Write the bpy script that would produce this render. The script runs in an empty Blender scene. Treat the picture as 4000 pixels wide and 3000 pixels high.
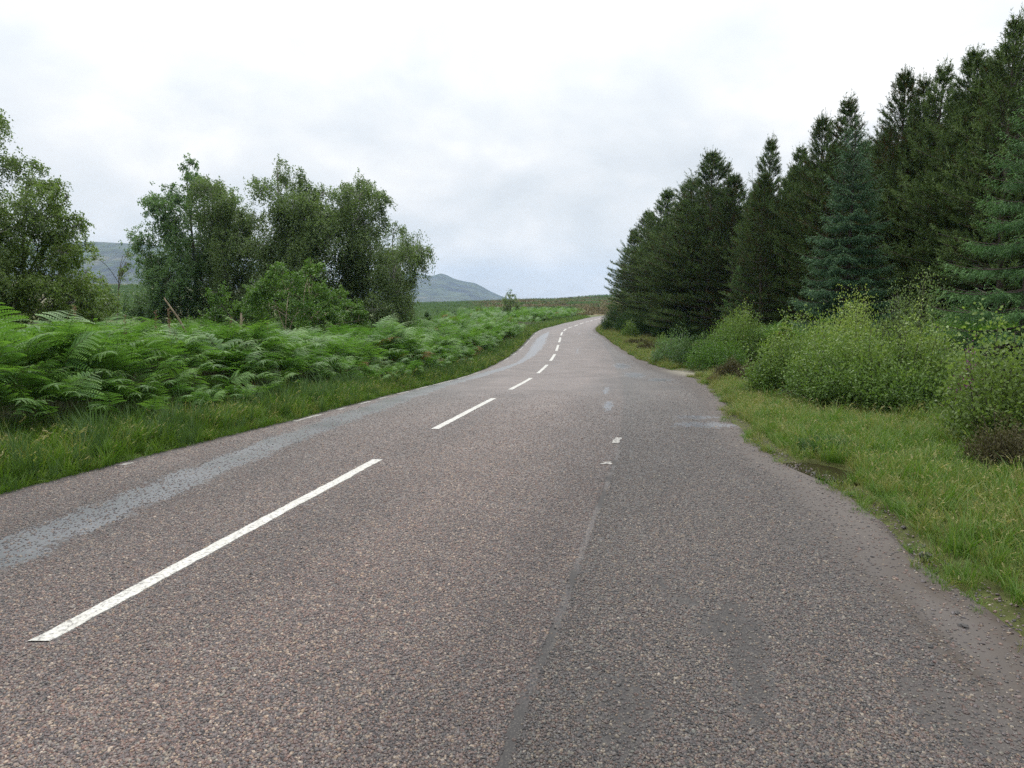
import bpy, math, random
import numpy as np
from mathutils import Matrix, Vector, Euler

R = math.radians
EYE = 1.6
sc = bpy.context.scene
col = sc.collection

# ------------------------------------------------------------------ camera
PITCH = math.atan(330.0 / 2774.0)
cam_d = bpy.data.cameras.new("camera")
cam = bpy.data.objects.new("camera", cam_d)
col.objects.link(cam)
cam.location = (0, 0, EYE)
cam.rotation_euler = (math.pi / 2 - PITCH, 0, 0)
cam_d.sensor_width = 36.0
cam_d.lens = 36.0 * 2774.0 / 4000.0
cam_d.clip_start = 0.05
cam_d.clip_end = 20000.0
sc.camera = cam

# ------------------------------------------------------------------ sky, sun, exposure
SUN_EL, SUN_AZ = 52.0, -14.0          # azimuth from +Y, positive to the right
world = bpy.data.worlds.new("World")
sc.world = world
world.use_nodes = True
nt = world.node_tree
nt.nodes.clear()


def N(tree, typ, **kw):
    n = tree.nodes.new(typ)
    for k, v in kw.items():
        if k.startswith("i_"):
            n.inputs[k[2:].replace("_", " ")].default_value = v
        else:
            setattr(n, k, v)
    return n


def L(tree, a, b):
    tree.links.new(a, b)


def math_node(tree, op, a, b=None, c=None, clamp=False):
    n = tree.nodes.new("ShaderNodeMath")
    n.operation = op
    n.use_clamp = clamp
    for i, v in enumerate((a, b, c)):
        if v is None:
            continue
        if hasattr(v, "is_output"):
            tree.links.new(v, n.inputs[i])
        else:
            n.inputs[i].default_value = v
    return n.outputs[0]


def ramp(tree, fac, stops, interp="LINEAR"):
    n = tree.nodes.new("ShaderNodeValToRGB")
    n.color_ramp.interpolation = interp
    el = n.color_ramp.elements
    while len(el) > 1:
        el.remove(el[-1])
    el[0].position = stops[0][0]
    el[0].color = (*stops[0][1], 1) if len(stops[0][1]) == 3 else stops[0][1]
    for p, c in stops[1:]:
        e = el.new(p)
        e.color = (*c, 1) if len(c) == 3 else c
    tree.links.new(fac, n.inputs[0])
    return n.outputs[0]


def mapr(tree, v, a, b, c, d, smooth=False):
    n = tree.nodes.new("ShaderNodeMapRange")
    n.interpolation_type = "SMOOTHSTEP" if smooth else "LINEAR"
    tree.links.new(v, n.inputs[0])
    for i, q in enumerate((a, b, c, d)):
        n.inputs[i + 1].default_value = q
    return n.outputs[0]


def mixc(tree, fac, a, b, blend="MIX"):
    n = tree.nodes.new("ShaderNodeMix")
    n.data_type = "RGBA"
    n.blend_type = blend
    for s, v in ((0, fac), (6, a), (7, b)):
        if hasattr(v, "is_output"):
            tree.links.new(v, n.inputs[s])
        elif s == 0:
            n.inputs[0].default_value = v
        else:
            n.inputs[s].default_value = (*v, 1)
    return n.outputs[2]


def noise(tree, vec, scale, detail=3.0, rough=0.55, dist=0.0):
    n = tree.nodes.new("ShaderNodeTexNoise")
    n.inputs["Scale"].default_value = scale
    n.inputs["Detail"].default_value = detail
    n.inputs["Roughness"].default_value = rough
    n.inputs["Distortion"].default_value = dist
    if vec is not None:
        tree.links.new(vec, n.inputs["Vector"])
    return n.outputs["Fac"]


tc = N(nt, "ShaderNodeTexCoord")
sky = N(nt, "ShaderNodeTexSky", sky_type="NISHITA", sun_disc=False,
        sun_elevation=R(SUN_EL), sun_rotation=R(SUN_AZ))
sep = N(nt, "ShaderNodeSeparateXYZ")
L(nt, tc.outputs["Generated"], sep.inputs[0])
zc = math_node(nt, "MAXIMUM", sep.outputs[2], 0.0)
den = math_node(nt, "ADD", zc, 0.45)
cmb = N(nt, "ShaderNodeCombineXYZ")
L(nt, math_node(nt, "DIVIDE", sep.outputs[0], den), cmb.inputs[0])
L(nt, math_node(nt, "DIVIDE", sep.outputs[1], den), cmb.inputs[1])
big = noise(nt, cmb.outputs[0], 2.5, 5.0, 0.50, 0.3)
fine = noise(nt, cmb.outputs[0], 7.0, 4.0, 0.55, 0.2)
cl = math_node(nt, "ADD", math_node(nt, "MULTIPLY", big, 0.78), math_node(nt, "MULTIPLY", fine, 0.22))
ccol = ramp(nt, cl, [(0.34, (0.63, 0.66, 0.685)), (0.45, (0.71, 0.735, 0.75)), (0.54, (0.79, 0.80, 0.805)), (0.64, (0.91, 0.90, 0.88))])
# overcast sky: luminance climbs from the horizon to the zenith
lum = math_node(nt, "ADD", math_node(nt, "MULTIPLY", math_node(nt, "POWER", zc, 2.0), 2.5), 0.80)
bgc = N(nt, "ShaderNodeBackground")
L(nt, ccol, bgc.inputs[0])
L(nt, lum, bgc.inputs[1])
bgs = N(nt, "ShaderNodeBackground", i_Strength=0.10)
L(nt, sky.outputs[0], bgs.inputs[0])
mx = N(nt, "ShaderNodeMixShader", i_Fac=0.94)
L(nt, bgs.outputs[0], mx.inputs[1])
L(nt, bgc.outputs[0], mx.inputs[2])
wo = N(nt, "ShaderNodeOutputWorld")
L(nt, mx.outputs[0], wo.inputs[0])

sd = bpy.data.lights.new("sun", "SUN")
sd.energy = 1.5
sd.angle = R(25)
sd.color = (1.0, 0.97, 0.92)
sun = bpy.data.objects.new("sun", sd)
col.objects.link(sun)
_d = Vector((math.sin(R(SUN_AZ)) * math.cos(R(SUN_EL)), math.cos(R(SUN_AZ)) * math.cos(R(SUN_EL)), math.sin(R(SUN_EL))))
sun.rotation_euler = _d.to_track_quat("Z", "Y").to_euler()
sun.location = (0, 0, 60)

sc.view_settings.view_transform = "Standard"
sc.view_settings.look = "None"
sc.view_settings.exposure = 0.45
sc.view_settings.gamma = 1.0
sc.view_settings.use_curve_mapping = False
sc.cycles.max_bounces = 6
sc.cycles.diffuse_bounces = 2
sc.cycles.glossy_bounces = 2
sc.cycles.transmission_bounces = 4
sc.cycles.volume_bounces = 0
sc.cycles.use_denoising = False
sc.cycles.use_adaptive_sampling = False
sc.cycles.sample_clamp_indirect = 4.0
sc.cycles.caustics_reflective = False
sc.cycles.caustics_refractive = False

# ------------------------------------------------------------------ helpers
C_, S_ = math.cos(PITCH), math.sin(PITCH)


def W(px, row, d):
    """the point at depth y = d seen at a pixel of the 4000 x 3000 photograph"""
    X = (px - 2000) / 2774.0
    Y = -(row - 1500) / 2774.0
    t = d / (C_ + Y * S_)
    return np.array([X * t, d, EYE + (-S_ + Y * C_) * t])


def interp(y, xs, ys):
    return np.interp(y, xs, ys)


def _hash(ix, iy, seed):
    h = (ix.astype(np.int64) * 374761393 + iy.astype(np.int64) * 668265263 + seed * 1442695041) & 0x7FFFFFFF
    h = ((h ^ (h >> 13)) * 1274126177) & 0x7FFFFFFF
    return ((h ^ (h >> 16)) & 0xFFFF) / 65535.0


def vnoise(x, y, seed=0):
    x = np.asarray(x, float)
    y = np.asarray(y, float)
    ix, iy = np.floor(x), np.floor(y)
    fx, fy = x - ix, y - iy
    fx = fx * fx * (3 - 2 * fx)
    fy = fy * fy * (3 - 2 * fy)
    a = _hash(ix, iy, seed); b = _hash(ix + 1, iy, seed)
    c = _hash(ix, iy + 1, seed); d = _hash(ix + 1, iy + 1, seed)
    return (a * (1 - fx) + b * fx) * (1 - fy) + (c * (1 - fx) + d * fx) * fy


def fbm(x, y, seed=0, oct=4):
    s = 0.0; amp = 0.5; t = 0.0
    for k in range(oct):
        s = s + amp * vnoise(x * 2 ** k, y * 2 ** k, seed + 17 * k)
        t += amp; amp *= 0.5
    return s / t


class MB:
    def __init__(self):
        self.V, self.T, self.Q, self.tint, self.mt, self.mq = [], [], [], [], [], []
        self.n = 0

    def add(self, V, quads=None, tris=None, tint=0.5, mi=0):
        V = np.asarray(V, float).reshape(-1, 3)
        self.V.append(V)
        t = np.empty(len(V)); t[:] = tint
        self.tint.append(t)
        if quads is not None and len(quads):
            q = np.asarray(quads, np.int64).reshape(-1, 4) + self.n
            self.Q.append(q); self.mq.append(np.full(len(q), mi))
        if tris is not None and len(tris):
            q = np.asarray(tris, np.int64).reshape(-1, 3) + self.n
            self.T.append(q); self.mt.append(np.full(len(q), mi))
        self.n += len(V)

    def tube(self, P, rad, sides=5, tint=0.5, mi=0, cap=False):
        P = np.asarray(P, float)
        rad = np.broadcast_to(np.asarray(rad, float), (len(P),))
        d = np.gradient(P, axis=0)
        d /= np.linalg.norm(d, axis=1)[:, None] + 1e-9
        ref = np.array([0, 0, 1.0]) if abs(d[0][2]) < 0.8 else np.array([1.0, 0, 0])
        u = np.cross(d, ref); u /= np.linalg.norm(u, axis=1)[:, None] + 1e-9
        v = np.cross(d, u)
        a = np.arange(sides) * 2 * math.pi / sides
        ring = P[:, None, :] + rad[:, None, None] * (np.cos(a)[None, :, None] * u[:, None, :] + np.sin(a)[None, :, None] * v[:, None, :])
        k = len(P)
        i, j = np.meshgrid(np.arange(k - 1), np.arange(sides), indexing="ij")
        j2 = (j + 1) % sides
        q = np.stack([i * sides + j, i * sides + j2, (i + 1) * sides + j2, (i + 1) * sides + j], -1).reshape(-1, 4)
        tr = None
        if cap and sides == 4:
            q = np.vstack([q, [[(k - 1) * sides + m for m in range(sides)]]])
        self.add(ring.reshape(-1, 3), quads=q, tris=tr, tint=tint, mi=mi)

    def leaves(self, P, D, Nn, ln, wd, tint=0.5, mi=0, fold=0.0):
        """diamond leaves: base P, direction D, normal Nn"""
        P = np.asarray(P, float); n = len(P)
        D = D / (np.linalg.norm(D, axis=1)[:, None] + 1e-9)
        S = np.cross(D, Nn); S /= np.linalg.norm(S, axis=1)[:, None] + 1e-9
        ln = np.broadcast_to(np.asarray(ln, float), (n,))[:, None]
        wd = np.broadcast_to(np.asarray(wd, float), (n,))[:, None]
        up = np.cross(S, D)
        m = P + D * ln * 0.45
        V = np.stack([P, m + S * wd * 0.5 + up * wd * fold, P + D * ln, m - S * wd * 0.5 + up * wd * fold], 1)
        q = np.arange(4 * n).reshape(n, 4)
        t = np.repeat(np.broadcast_to(np.asarray(tint, float), (n,)), 4)
        self.add(V.reshape(-1, 3), quads=q, tint=t, mi=mi)

    def needles(self, P, D, ln, wd, rs, tint=0.5, mi=0):
        """thin triangles from P along D"""
        P = np.asarray(P, float); n = len(P)
        D = D / (np.linalg.norm(D, axis=1)[:, None] + 1e-9)
        S = np.cross(D, rs.normal(size=(n, 3))); S /= np.linalg.norm(S, axis=1)[:, None] + 1e-9
        ln = np.broadcast_to(np.asarray(ln, float), (n,))[:, None]
        V = np.stack([P - S * wd * 0.5, P + S * wd * 0.5, P + D * ln], 1)
        t = np.repeat(np.broadcast_to(np.asarray(tint, float), (n,)), 3)
        self.add(V.reshape(-1, 3), tris=np.arange(3 * n).reshape(n, 3), tint=t, mi=mi)

    def mesh(self, name, mats, smooth=False):
        V = np.vstack(self.V)
        T = np.vstack(self.T) if self.T else np.zeros((0, 3), np.int64)
        Q = np.vstack(self.Q) if self.Q else np.zeros((0, 4), np.int64)
        mi = np.concatenate([np.concatenate(self.mt) if self.mt else np.zeros(0), np.concatenate(self.mq) if self.mq else np.zeros(0)]).astype(np.int32)
        me = bpy.data.meshes.new(name)
        me.vertices.add(len(V)); me.vertices.foreach_set("co", V.astype(np.float32).ravel())
        loops = np.concatenate([T.ravel(), Q.ravel()]).astype(np.int32)
        tot = np.concatenate([np.full(len(T), 3), np.full(len(Q), 4)]).astype(np.int32)
        start = np.concatenate([[0], np.cumsum(tot)[:-1]]).astype(np.int32) if len(tot) else np.zeros(0, np.int32)
        me.loops.add(len(loops)); me.loops.foreach_set("vertex_index", loops)
        me.polygons.add(len(tot)); me.polygons.foreach_set("loop_start", start)
        me.polygons.foreach_set("loop_total", tot)
        me.polygons.foreach_set("material_index", mi)
        me.polygons.foreach_set("use_smooth", np.full(len(tot), bool(smooth)))
        at = me.attributes.new("tint", "FLOAT", "POINT")
        at.data.foreach_set("value", np.concatenate(self.tint).astype(np.float32))
        for m in (mats if isinstance(mats, (list, tuple)) else [mats]):
            me.materials.append(m)
        me.update()
        me.validate()
        return me


def fattr(me, name, arr):
    at = me.attributes.new(name, "FLOAT", "POINT")
    at.data.foreach_set("value", np.asarray(arr, np.float32).ravel())


def cattr(me, name, arr):
    at = me.attributes.new(name, "FLOAT_COLOR", "POINT")
    a = np.ones((len(arr), 4), np.float32); a[:, :3] = arr
    at.data.foreach_set("color", a.ravel())


def obj(name, me, parent=None, loc=None, rot=None, scale=None):
    o = bpy.data.objects.new(name, me)
    col.objects.link(o)
    if parent is not None:
        o.parent = parent
    if loc is not None:
        o.location = tuple(loc)
    if rot is not None:
        o.rotation_euler = rot
    if scale is not None:
        o.scale = (scale,) * 3 if isinstance(scale, (int, float)) else scale
    return o


def tag(o, label=None, cat=None, group=None, kind=None):
    if label: o["label"] = label
    if cat: o["category"] = cat
    if group: o["group"] = group
    if kind: o["kind"] = kind
    return o


def thing(name, parts, label, cat, loc, rotz=0.0, scale=1.0, group=None):
    """an Empty at the base with its parts [(name, mesh)]"""
    e = obj(name, None, loc=loc, rot=(0, 0, rotz), scale=scale)
    e.empty_display_size = 0.2
    tag(e, label, cat, group)
    for pn, me in parts:
        obj(pn, me, parent=e)
    return e


# ------------------------------------------------------------------ materials
def new_mat(name):
    m = bpy.data.materials.new(name)
    m.use_nodes = True
    t = m.node_tree
    t.nodes.clear()
    out = N(t, "ShaderNodeOutputMaterial")
    p = N(t, "ShaderNodeBsdfPrincipled")
    L(t, p.outputs[0], out.inputs[0])
    return m, t, p, out


def foliage(name, stops, trans=0.30, rough=0.5, spec=0.35, var=0.10, tcol=None):
    m, t, p, out = new_mat(name)
    a = N(t, "ShaderNodeAttribute", attribute_name="tint")
    oi = N(t, "ShaderNodeObjectInfo")
    v = math_node(t, "ADD", a.outputs["Fac"], math_node(t, "MULTIPLY", math_node(t, "SUBTRACT", oi.outputs["Random"], 0.5), var))
    c = ramp(t, v, stops)
    L(t, c, p.inputs["Base Color"])
    p.inputs["Roughness"].default_value = rough
    p.inputs["Specular IOR Level"].default_value = spec
    if trans > 0:
        tr = N(t, "ShaderNodeBsdfTranslucent")
        L(t, mixc(t, 1.0, c, tcol or (1.15, 1.25, 0.6), "MULTIPLY"), tr.inputs[0])
        ms = N(t, "ShaderNodeMixShader", i_Fac=trans)
        L(t, p.outputs[0], ms.inputs[1]); L(t, tr.outputs[0], ms.inputs[2])
        L(t, ms.outputs[0], out.inputs[0])
    return m


def bark(name, a, b, scale=14.0):
    m, t, p, out = new_mat(name)
    tcn = N(t, "ShaderNodeTexCoord")
    mp = N(t, "ShaderNodeMapping"); mp.inputs["Scale"].default_value = (1, 1, 0.25)
    L(t, tcn.outputs["Object"], mp.inputs[0])
    n = noise(t, mp.outputs[0], scale, 5, 0.65)
    L(t, ramp(t, n, [(0.35, a), (0.65, b)]), p.inputs["Base Color"])
    bp = N(t, "ShaderNodeBump", i_Strength=0.6, i_Distance=0.02)
    L(t, n, bp.inputs["Height"]); L(t, bp.outputs[0], p.inputs["Normal"])
    p.inputs["Roughness"].default_value = 0.85
    return m


M = {}
M["birch_leaf"] = foliage("birch_leaf", [(0.0, (0.072, 0.106, 0.042)), (0.5, (0.120, 0.170, 0.072)), (1.0, (0.185, 0.245, 0.108))], 0.45, 0.5, 0.3)
M["alder_leaf"] = foliage("alder_leaf", [(0.0, (0.062, 0.112, 0.046)), (0.5, (0.108, 0.182, 0.076)), (1.0, (0.165, 0.250, 0.11))], 0.42, 0.45, 0.35)
M["birch_leaf_yellow"] = foliage("birch_leaf_yellow", [(0.0, (0.074, 0.115, 0.030)), (0.5, (0.130, 0.190, 0.052)), (1.0, (0.19, 0.26, 0.08))], 0.42, 0.5, 0.3)
M["willow_leaf"] = foliage("willow_leaf", [(0.0, (0.052, 0.100, 0.024)), (0.5, (0.110, 0.180, 0.042)), (1.0, (0.25, 0.31, 0.085))], 0.36, 0.5, 0.3)
M["bright_leaf"] = foliage("bright_leaf", [(0.0, (0.045, 0.10, 0.018)), (0.5, (0.085, 0.165, 0.028)), (1.0, (0.16, 0.26, 0.045))], 0.36, 0.5, 0.3)
M["broom_leaf"] = foliage("broom_leaf", [(0.0, (0.026, 0.056, 0.018)), (0.5, (0.046, 0.090, 0.026)), (1.0, (0.080, 0.135, 0.040))], 0.25, 0.55, 0.2)
M["heather_leaf"] = foliage("heather_leaf", [(0.0, (0.040, 0.030, 0.020)), (0.5, (0.075, 0.068, 0.030)), (1.0, (0.11, 0.12, 0.040))], 0.15, 0.7, 0.2)
M["heather_flower"] = foliage("heather_flower", [(0.0, (0.15, 0.04, 0.12)), (1.0, (0.28, 0.09, 0.22))], 0.2, 0.7, 0.2)
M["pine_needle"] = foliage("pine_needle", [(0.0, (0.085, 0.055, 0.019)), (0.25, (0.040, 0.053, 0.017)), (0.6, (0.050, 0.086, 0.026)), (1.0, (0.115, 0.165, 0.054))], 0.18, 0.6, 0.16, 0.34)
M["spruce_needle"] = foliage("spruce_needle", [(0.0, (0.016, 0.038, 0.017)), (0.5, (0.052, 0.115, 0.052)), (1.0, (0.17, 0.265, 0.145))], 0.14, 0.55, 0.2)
M["green_spruce_needle"] = foliage("green_spruce_needle", [(0.0, (0.026, 0.062, 0.020)), (0.5, (0.072, 0.155, 0.050)), (1.0, (0.165, 0.275, 0.090))], 0.18, 0.55, 0.2)
M["plantation_needle"] = foliage("plantation_needle", [(0.0, (0.06, 0.10, 0.05)), (1.0, (0.11, 0.17, 0.085))], 0.2, 0.6, 0.2)
M["larch_needle"] = foliage("larch_needle", [(0.0, (0.05, 0.07, 0.04)), (1.0, (0.11, 0.14, 0.08))], 0.2, 0.6, 0.3)
M["bracken_leaf"] = foliage("bracken_leaf", [(0.0, (0.040, 0.096, 0.026)), (0.5, (0.092, 0.188, 0.044)), (1.0, (0.175, 0.300, 0.062))], 0.36, 0.5, 0.22, 0.45)
M["bracken_stalk"] = foliage("bracken_stalk", [(0.0, (0.07, 0.06, 0.02)), (1.0, (0.11, 0.14, 0.04))], 0.0, 0.6)
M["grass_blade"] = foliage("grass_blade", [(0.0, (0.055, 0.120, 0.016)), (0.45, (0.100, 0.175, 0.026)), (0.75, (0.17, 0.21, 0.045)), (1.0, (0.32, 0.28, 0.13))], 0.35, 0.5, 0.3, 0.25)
M["grass_dry"] = foliage("grass_dry", [(0.0, (0.115, 0.140, 0.032)), (0.5, (0.185, 0.185, 0.050)), (1.0, (0.31, 0.275, 0.14))], 0.30, 0.6, 0.25, 0.25)
M["rush_blade"] = foliage("rush_blade", [(0.0, (0.025, 0.060, 0.020)), (0.5, (0.05, 0.10, 0.03)), (1.0, (0.09, 0.15, 0.045))], 0.25, 0.5, 0.3)
M["moor_tuft"] = foliage("moor_tuft", [(0.0, (0.055, 0.042, 0.028)), (0.4, (0.125, 0.095, 0.055)), (0.7, (0.15, 0.15, 0.065)), (1.0, (0.30, 0.25, 0.17))], 0.1, 0.8, 0.1, 0.7)
M["weed_spike"] = foliage("weed_spike", [(0.0, (0.10, 0.12, 0.04)), (0.5, (0.17, 0.10, 0.07)), (1.0, (0.24, 0.12, 0.12))], 0.2, 0.7, 0.2)
M["birch_bark"] = bark("birch_bark", (0.09, 0.08, 0.07), (0.30, 0.28, 0.26))
M["grey_bark"] = bark("grey_bark", (0.05, 0.045, 0.035), (0.12, 0.11, 0.09))
M["pine_bark"] = bark("pine_bark", (0.028, 0.021, 0.016), (0.07, 0.050, 0.038))
M["twig"] = bark("twig", (0.035, 0.03, 0.02), (0.08, 0.065, 0.045))
M["dead_wood"] = bark("dead_wood", (0.16, 0.12, 0.08), (0.30, 0.24, 0.17))

# ------------------------------------------------------------------ the lie of the land
RY = [-14, 3.17, 7.07, 9.04, 12.98, 14.96, 18.91, 20.9, 24.86, 26.85, 30.83, 32.82, 36.81, 38.8, 42.78, 48.76, 54.71, 60.64, 66.54, 72.44, 78.33, 84.23, 90.11, 95.99, 104, 112, 120]
RX = [-6.4, -2.22, -1.34, -1.0, -0.33, -0.04, 0.52, 0.76, 1.24, 1.46, 1.87, 2.05, 2.40, 2.58, 2.92, 3.44, 4.16, 5.10, 6.15, 7.28, 8.46, 9.52, 10.72, 11.95, 14.2, 17.2, 21.0]
PY = [-14, 3, 7, 9, 13, 15, 19, 21, 25, 31, 37, 43, 49, 55, 63, 72, 80, 90, 100, 120, 4000]
PZ = [-1.6, -1.6, -1.595, -1.66, -1.81, -1.905, -2.105, -2.18, -2.29, -2.37, -2.35, -2.265, -2.22, -2.24, -2.345, -2.35, -2.42, -2.48, -2.46, -2.42, -2.42]
_ys = np.arange(-16, 121, 0.25)


def _smooth(a, n):
    k = np.ones(n) / n
    return np.convolve(np.pad(a, (n // 2, n // 2), mode="edge"), k, "valid")[: len(a)]


_cx = _smooth(_smooth(np.interp(_ys, RY, RX), 13), 9)
_cx[:90] = np.interp(_ys[:90], RY, RX)
_pz = _smooth(np.interp(_ys, PY, PZ), 17)


def cx(y):
    return np.interp(y, _ys, _cx)


def zp(y):
    return np.interp(y, _ys, _pz)


LE_Y = [-14, 3, 5.85, 7.85, 10, 13.85, 21.8, 35, 60, 120]
LE_U = [-2.85, -2.8, -2.75, -2.58, -2.42, -2.32, -2.06, -1.95, -1.95, -2.1]
RE_Y = [-14, 1, 3.5, 4.45, 6.06, 6.95, 8.09, 10, 12.1, 15, 18.4, 21, 24, 28.5, 33, 38.3, 44, 49.5, 60, 120]
RE_U = [5.4, 5.1, 4.76, 4.60, 4.42, 4.16, 4.06, 4.05, 4.22, 4.4, 4.58, 4.40, 3.95, 3.50, 3.2, 3.0, 2.75, 2.38, 2.3, 2.4]


def left_edge(y):
    return np.interp(y, LE_Y, LE_U) + 0.10 * (fbm(y * 0.9, y * 0 + 3.3, 5, 3) - 0.5)


def right_edge(y):
    b_ = np.clip(1 - np.abs(y - 21.4) / 1.5, 0, 1)
    return np.interp(y, RE_Y, RE_U) + 2.3 * b_ * b_ * (3 - 2 * b_) + 0.30 * (fbm(y * 0.9, y * 0 + 7.7, 9, 4) - 0.5)


A_N = [-0.75, -0.5, -0.15, 0.04, 0.13, 0.30, 0.75]
D_N = np.array([75, 110, 160, 300, 600, 1000, 4000.0])
F_Z = np.array([
    [-2.2, -1.3, 0.3, 6.0, 15.0, 20, 10],
    [-2.3, -1.5, 0.0, 5.0, 12.0, 16, 10],
    [-2.40, -2.4, -2.6, -2.4, -5.0, -9, -20],
    [-2.40, -2.35, -1.9, -0.55, -0.3, -2, -20],
    [-2.40, -2.40, -1.6, 0.2, 3.6, 3, -20],
    [-2.0, -1.6, -0.8, 1.0, 4.5, 5, -20],
    [-1.8, -1.4, -0.4, 1.5, 5.0, 6, -20]])


def Z(x, y):
    """height of the open ground (world)"""
    x = np.asarray(x, float); y = np.asarray(y, float)
    u = x - cx(np.minimum(y, 120))
    le = np.interp(y, LE_Y, LE_U); re = np.interp(y, RE_Y, RE_U)
    near = zp(np.minimum(y, 120))
    dr = np.maximum(u - re, 0.0)
    fade = np.clip((60 - y) / 30, 0, 1)
    near = near + fade * (0.60 * np.clip((dr - 2.3) / 4.0, 0, 1) + 0.25 * np.clip((dr - 6.3) / 7, 0, 1))
    dl = np.maximum(le - u, 0.0)
    near = near + 0.12 * np.clip(dl / 2.0, 0, 1) * np.clip((30 - y) / 20, 0, 1) + 0.10 * (fbm(x * 0.25, y * 0.25, 3, 3) - 0.5) * np.clip(np.maximum(dl, dr) / 2.0, 0, 1)
    a = np.clip(x / np.maximum(y, 1.0), -0.75, 0.75)
    ly = np.log(np.clip(y, 75, 4000)); ld = np.log(D_N)
    cols = np.stack([np.interp(ly, ld, F_Z[i]) for i in range(len(A_N))], -1)
    i = np.clip(np.searchsorted(A_N, a) - 1, 0, len(A_N) - 2)
    A = np.array(A_N); t = (a - A[i]) / (A[i + 1] - A[i])
    t = t * t * (3 - 2 * t)
    far = np.take_along_axis(cols, i[..., None], -1)[..., 0] * (1 - t) + np.take_along_axis(cols, (i + 1)[..., None], -1)[..., 0] * t
    far = far + (fbm(x * 0.03, y * 0.03, 21, 4) - 0.5) * np.clip((y - 90) / 200, 0, 1) * 1.6
    w = np.clip((y - 70) / 20, 0, 1); w = w * w * (3 - 2 * w)
    w = w * np.where(y < 124, np.clip((np.abs(u) - 3.5) / 6.0, 0, 1), 1.0)
    return near * (1 - w) + far * w + EYE


def grid_mesh(name, X, Y, Zz, mat, smooth=True):
    ny, nx = X.shape
    b = MB()
    i, j = np.meshgrid(np.arange(ny - 1), np.arange(nx - 1), indexing="ij")
    q = np.stack([i * nx + j, i * nx + j + 1, (i + 1) * nx + j + 1, (i + 1) * nx + j], -1).reshape(-1, 4)
    b.add(np.stack([X, Y, Zz], -1).reshape(-1, 3), quads=q)
    return b.mesh(name, mat, smooth)


# ground sheet ------------------------------------------------------
def zones(x, y):
    """soil / plant cover colour of the open ground"""
    u = x - cx(np.minimum(y, 120)); re = np.interp(y, RE_Y, RE_U); le = np.interp(y, LE_Y, LE_U)
    n1 = fbm(x * 0.5, y * 0.5, 31, 4); n2 = fbm(x * 0.05, y * 0.05, 33, 4); n3 = fbm(x * 0.012, y * 0.02, 35, 4)
    c = np.empty(x.shape + (3,)); c[:] = (0.075, 0.085, 0.028)
    def mixin(w, colr):
        w = np.clip(w, 0, 1)[..., None]
        c[:] = c * (1 - w) + np.array(colr) * w
    mixin((n1 - 0.45) * 4, (0.10, 0.115, 0.032))
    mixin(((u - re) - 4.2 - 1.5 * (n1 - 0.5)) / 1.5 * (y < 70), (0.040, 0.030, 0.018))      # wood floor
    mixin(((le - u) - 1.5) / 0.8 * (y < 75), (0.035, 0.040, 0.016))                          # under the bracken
    mixin(np.clip(1.4 - np.abs(y - 22.0) / 0.8, 0, 1) * (u > re - .5) * np.clip((re + 2.8 - u), 0, 1), (0.17, 0.16, 0.115))
    w = (y - 85) / 25.0
    mixin(w, (0.085, 0.115, 0.045))
    a = x / np.maximum(y, 1)
    mixin(w * np.clip((n2 - 0.42) * 6, 0, 1) * (y < 420) * np.clip((a + 0.07) / 0.05, 0, 1), (0.115, 0.085, 0.050))             # brash and heath
    mixin(np.clip((y - 260) / 120, 0, 1) * np.clip((n3 - 0.3) * 5, 0, 1), (0.085, 0.140, 0.055))
    mixin(np.clip((y - 330) / 120, 0, 1), (0.085, 0.140, 0.060))
    a = x / np.maximum(y, 1)
    mixin(np.clip((-a - 0.3) * 6, 0, 1) * np.clip((y - 60) / 60, 0, 1), (0.10, 0.095, 0.055))
    return c


def geo(a, b, s0, g):
    v = [a]; s = s0
    while v[-1] < b:
        v.append(v[-1] + s); s *= g
    return v


us = sorted(set([-x for x in geo(12, 2500, 0.5, 1.22)] + list(np.arange(-12, 12.01, 0.25)) + geo(12, 2500, 0.5, 1.22)))
ysg = [-14 - x for x in geo(0, 300, 2, 1.5)][::-1][:-1] + list(np.arange(-14, 40, 0.3)) + geo(40, 3200, 0.35, 1.03)
U, Yg = np.meshgrid(np.array(us), np.array(ysg))
Xg = U + cx(np.clip(Yg, -14, 100))
Zg = Z(Xg, Yg)
le_, re_ = left_edge(np.clip(Yg, -14, 120)), right_edge(np.clip(Yg, -14, 120))
uu = Xg - cx(np.clip(Yg, -14, 120))
ins = np.minimum(uu - le_, re_ - uu)
sink = np.clip((ins + 0.25) / 0.35, 0, 1) * (Yg < 122)
Zg = Zg - 0.10 * sink + 0.025 * (1 - sink) * (Yg < 122)
# the puddle's hollow at the lay-by edge
pud = W(3185, 1838, 6.65)
pr = np.hypot((Xg - pud[0] - 0.1) / 0.42, (Yg - pud[1]) / 0.55)
Zg = Zg - 0.10 * np.clip(1.4 - pr, 0, 1)

gm, t, p, out = new_mat("ground_cover")
a = N(t, "ShaderNodeAttribute", attribute_name="cover")
tcn = N(t, "ShaderNodeTexCoord")
n1 = noise(t, tcn.outputs["Object"], 9.0, 6, 0.7)
n2 = noise(t, tcn.outputs["Object"], 0.35, 5, 0.6)
c = mixc(t, 1.0, a.outputs["Color"], ramp(t, n1, [(0.3, (0.55, 0.52, 0.5)), (0.7, (1.4, 1.4, 1.3))]), "MULTIPLY")
c = mixc(t, 1.0, c, ramp(t, n2, [(0.3, (0.75, 0.8, 0.75)), (0.7, (1.2, 1.15, 1.1))]), "MULTIPLY")
L(t, c, p.inputs["Base Color"])
p.inputs["Roughness"].default_value = 0.9
p.inputs["Specular IOR Level"].default_value = 0.2
bp = N(t, "ShaderNodeBump", i_Strength=0.8, i_Distance=0.06)
L(t, n1, bp.inputs["Height"]); L(t, bp.outputs[0], p.inputs["Normal"])
gme = grid_mesh("ground", Xg, Yg, Zg, gm)
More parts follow.
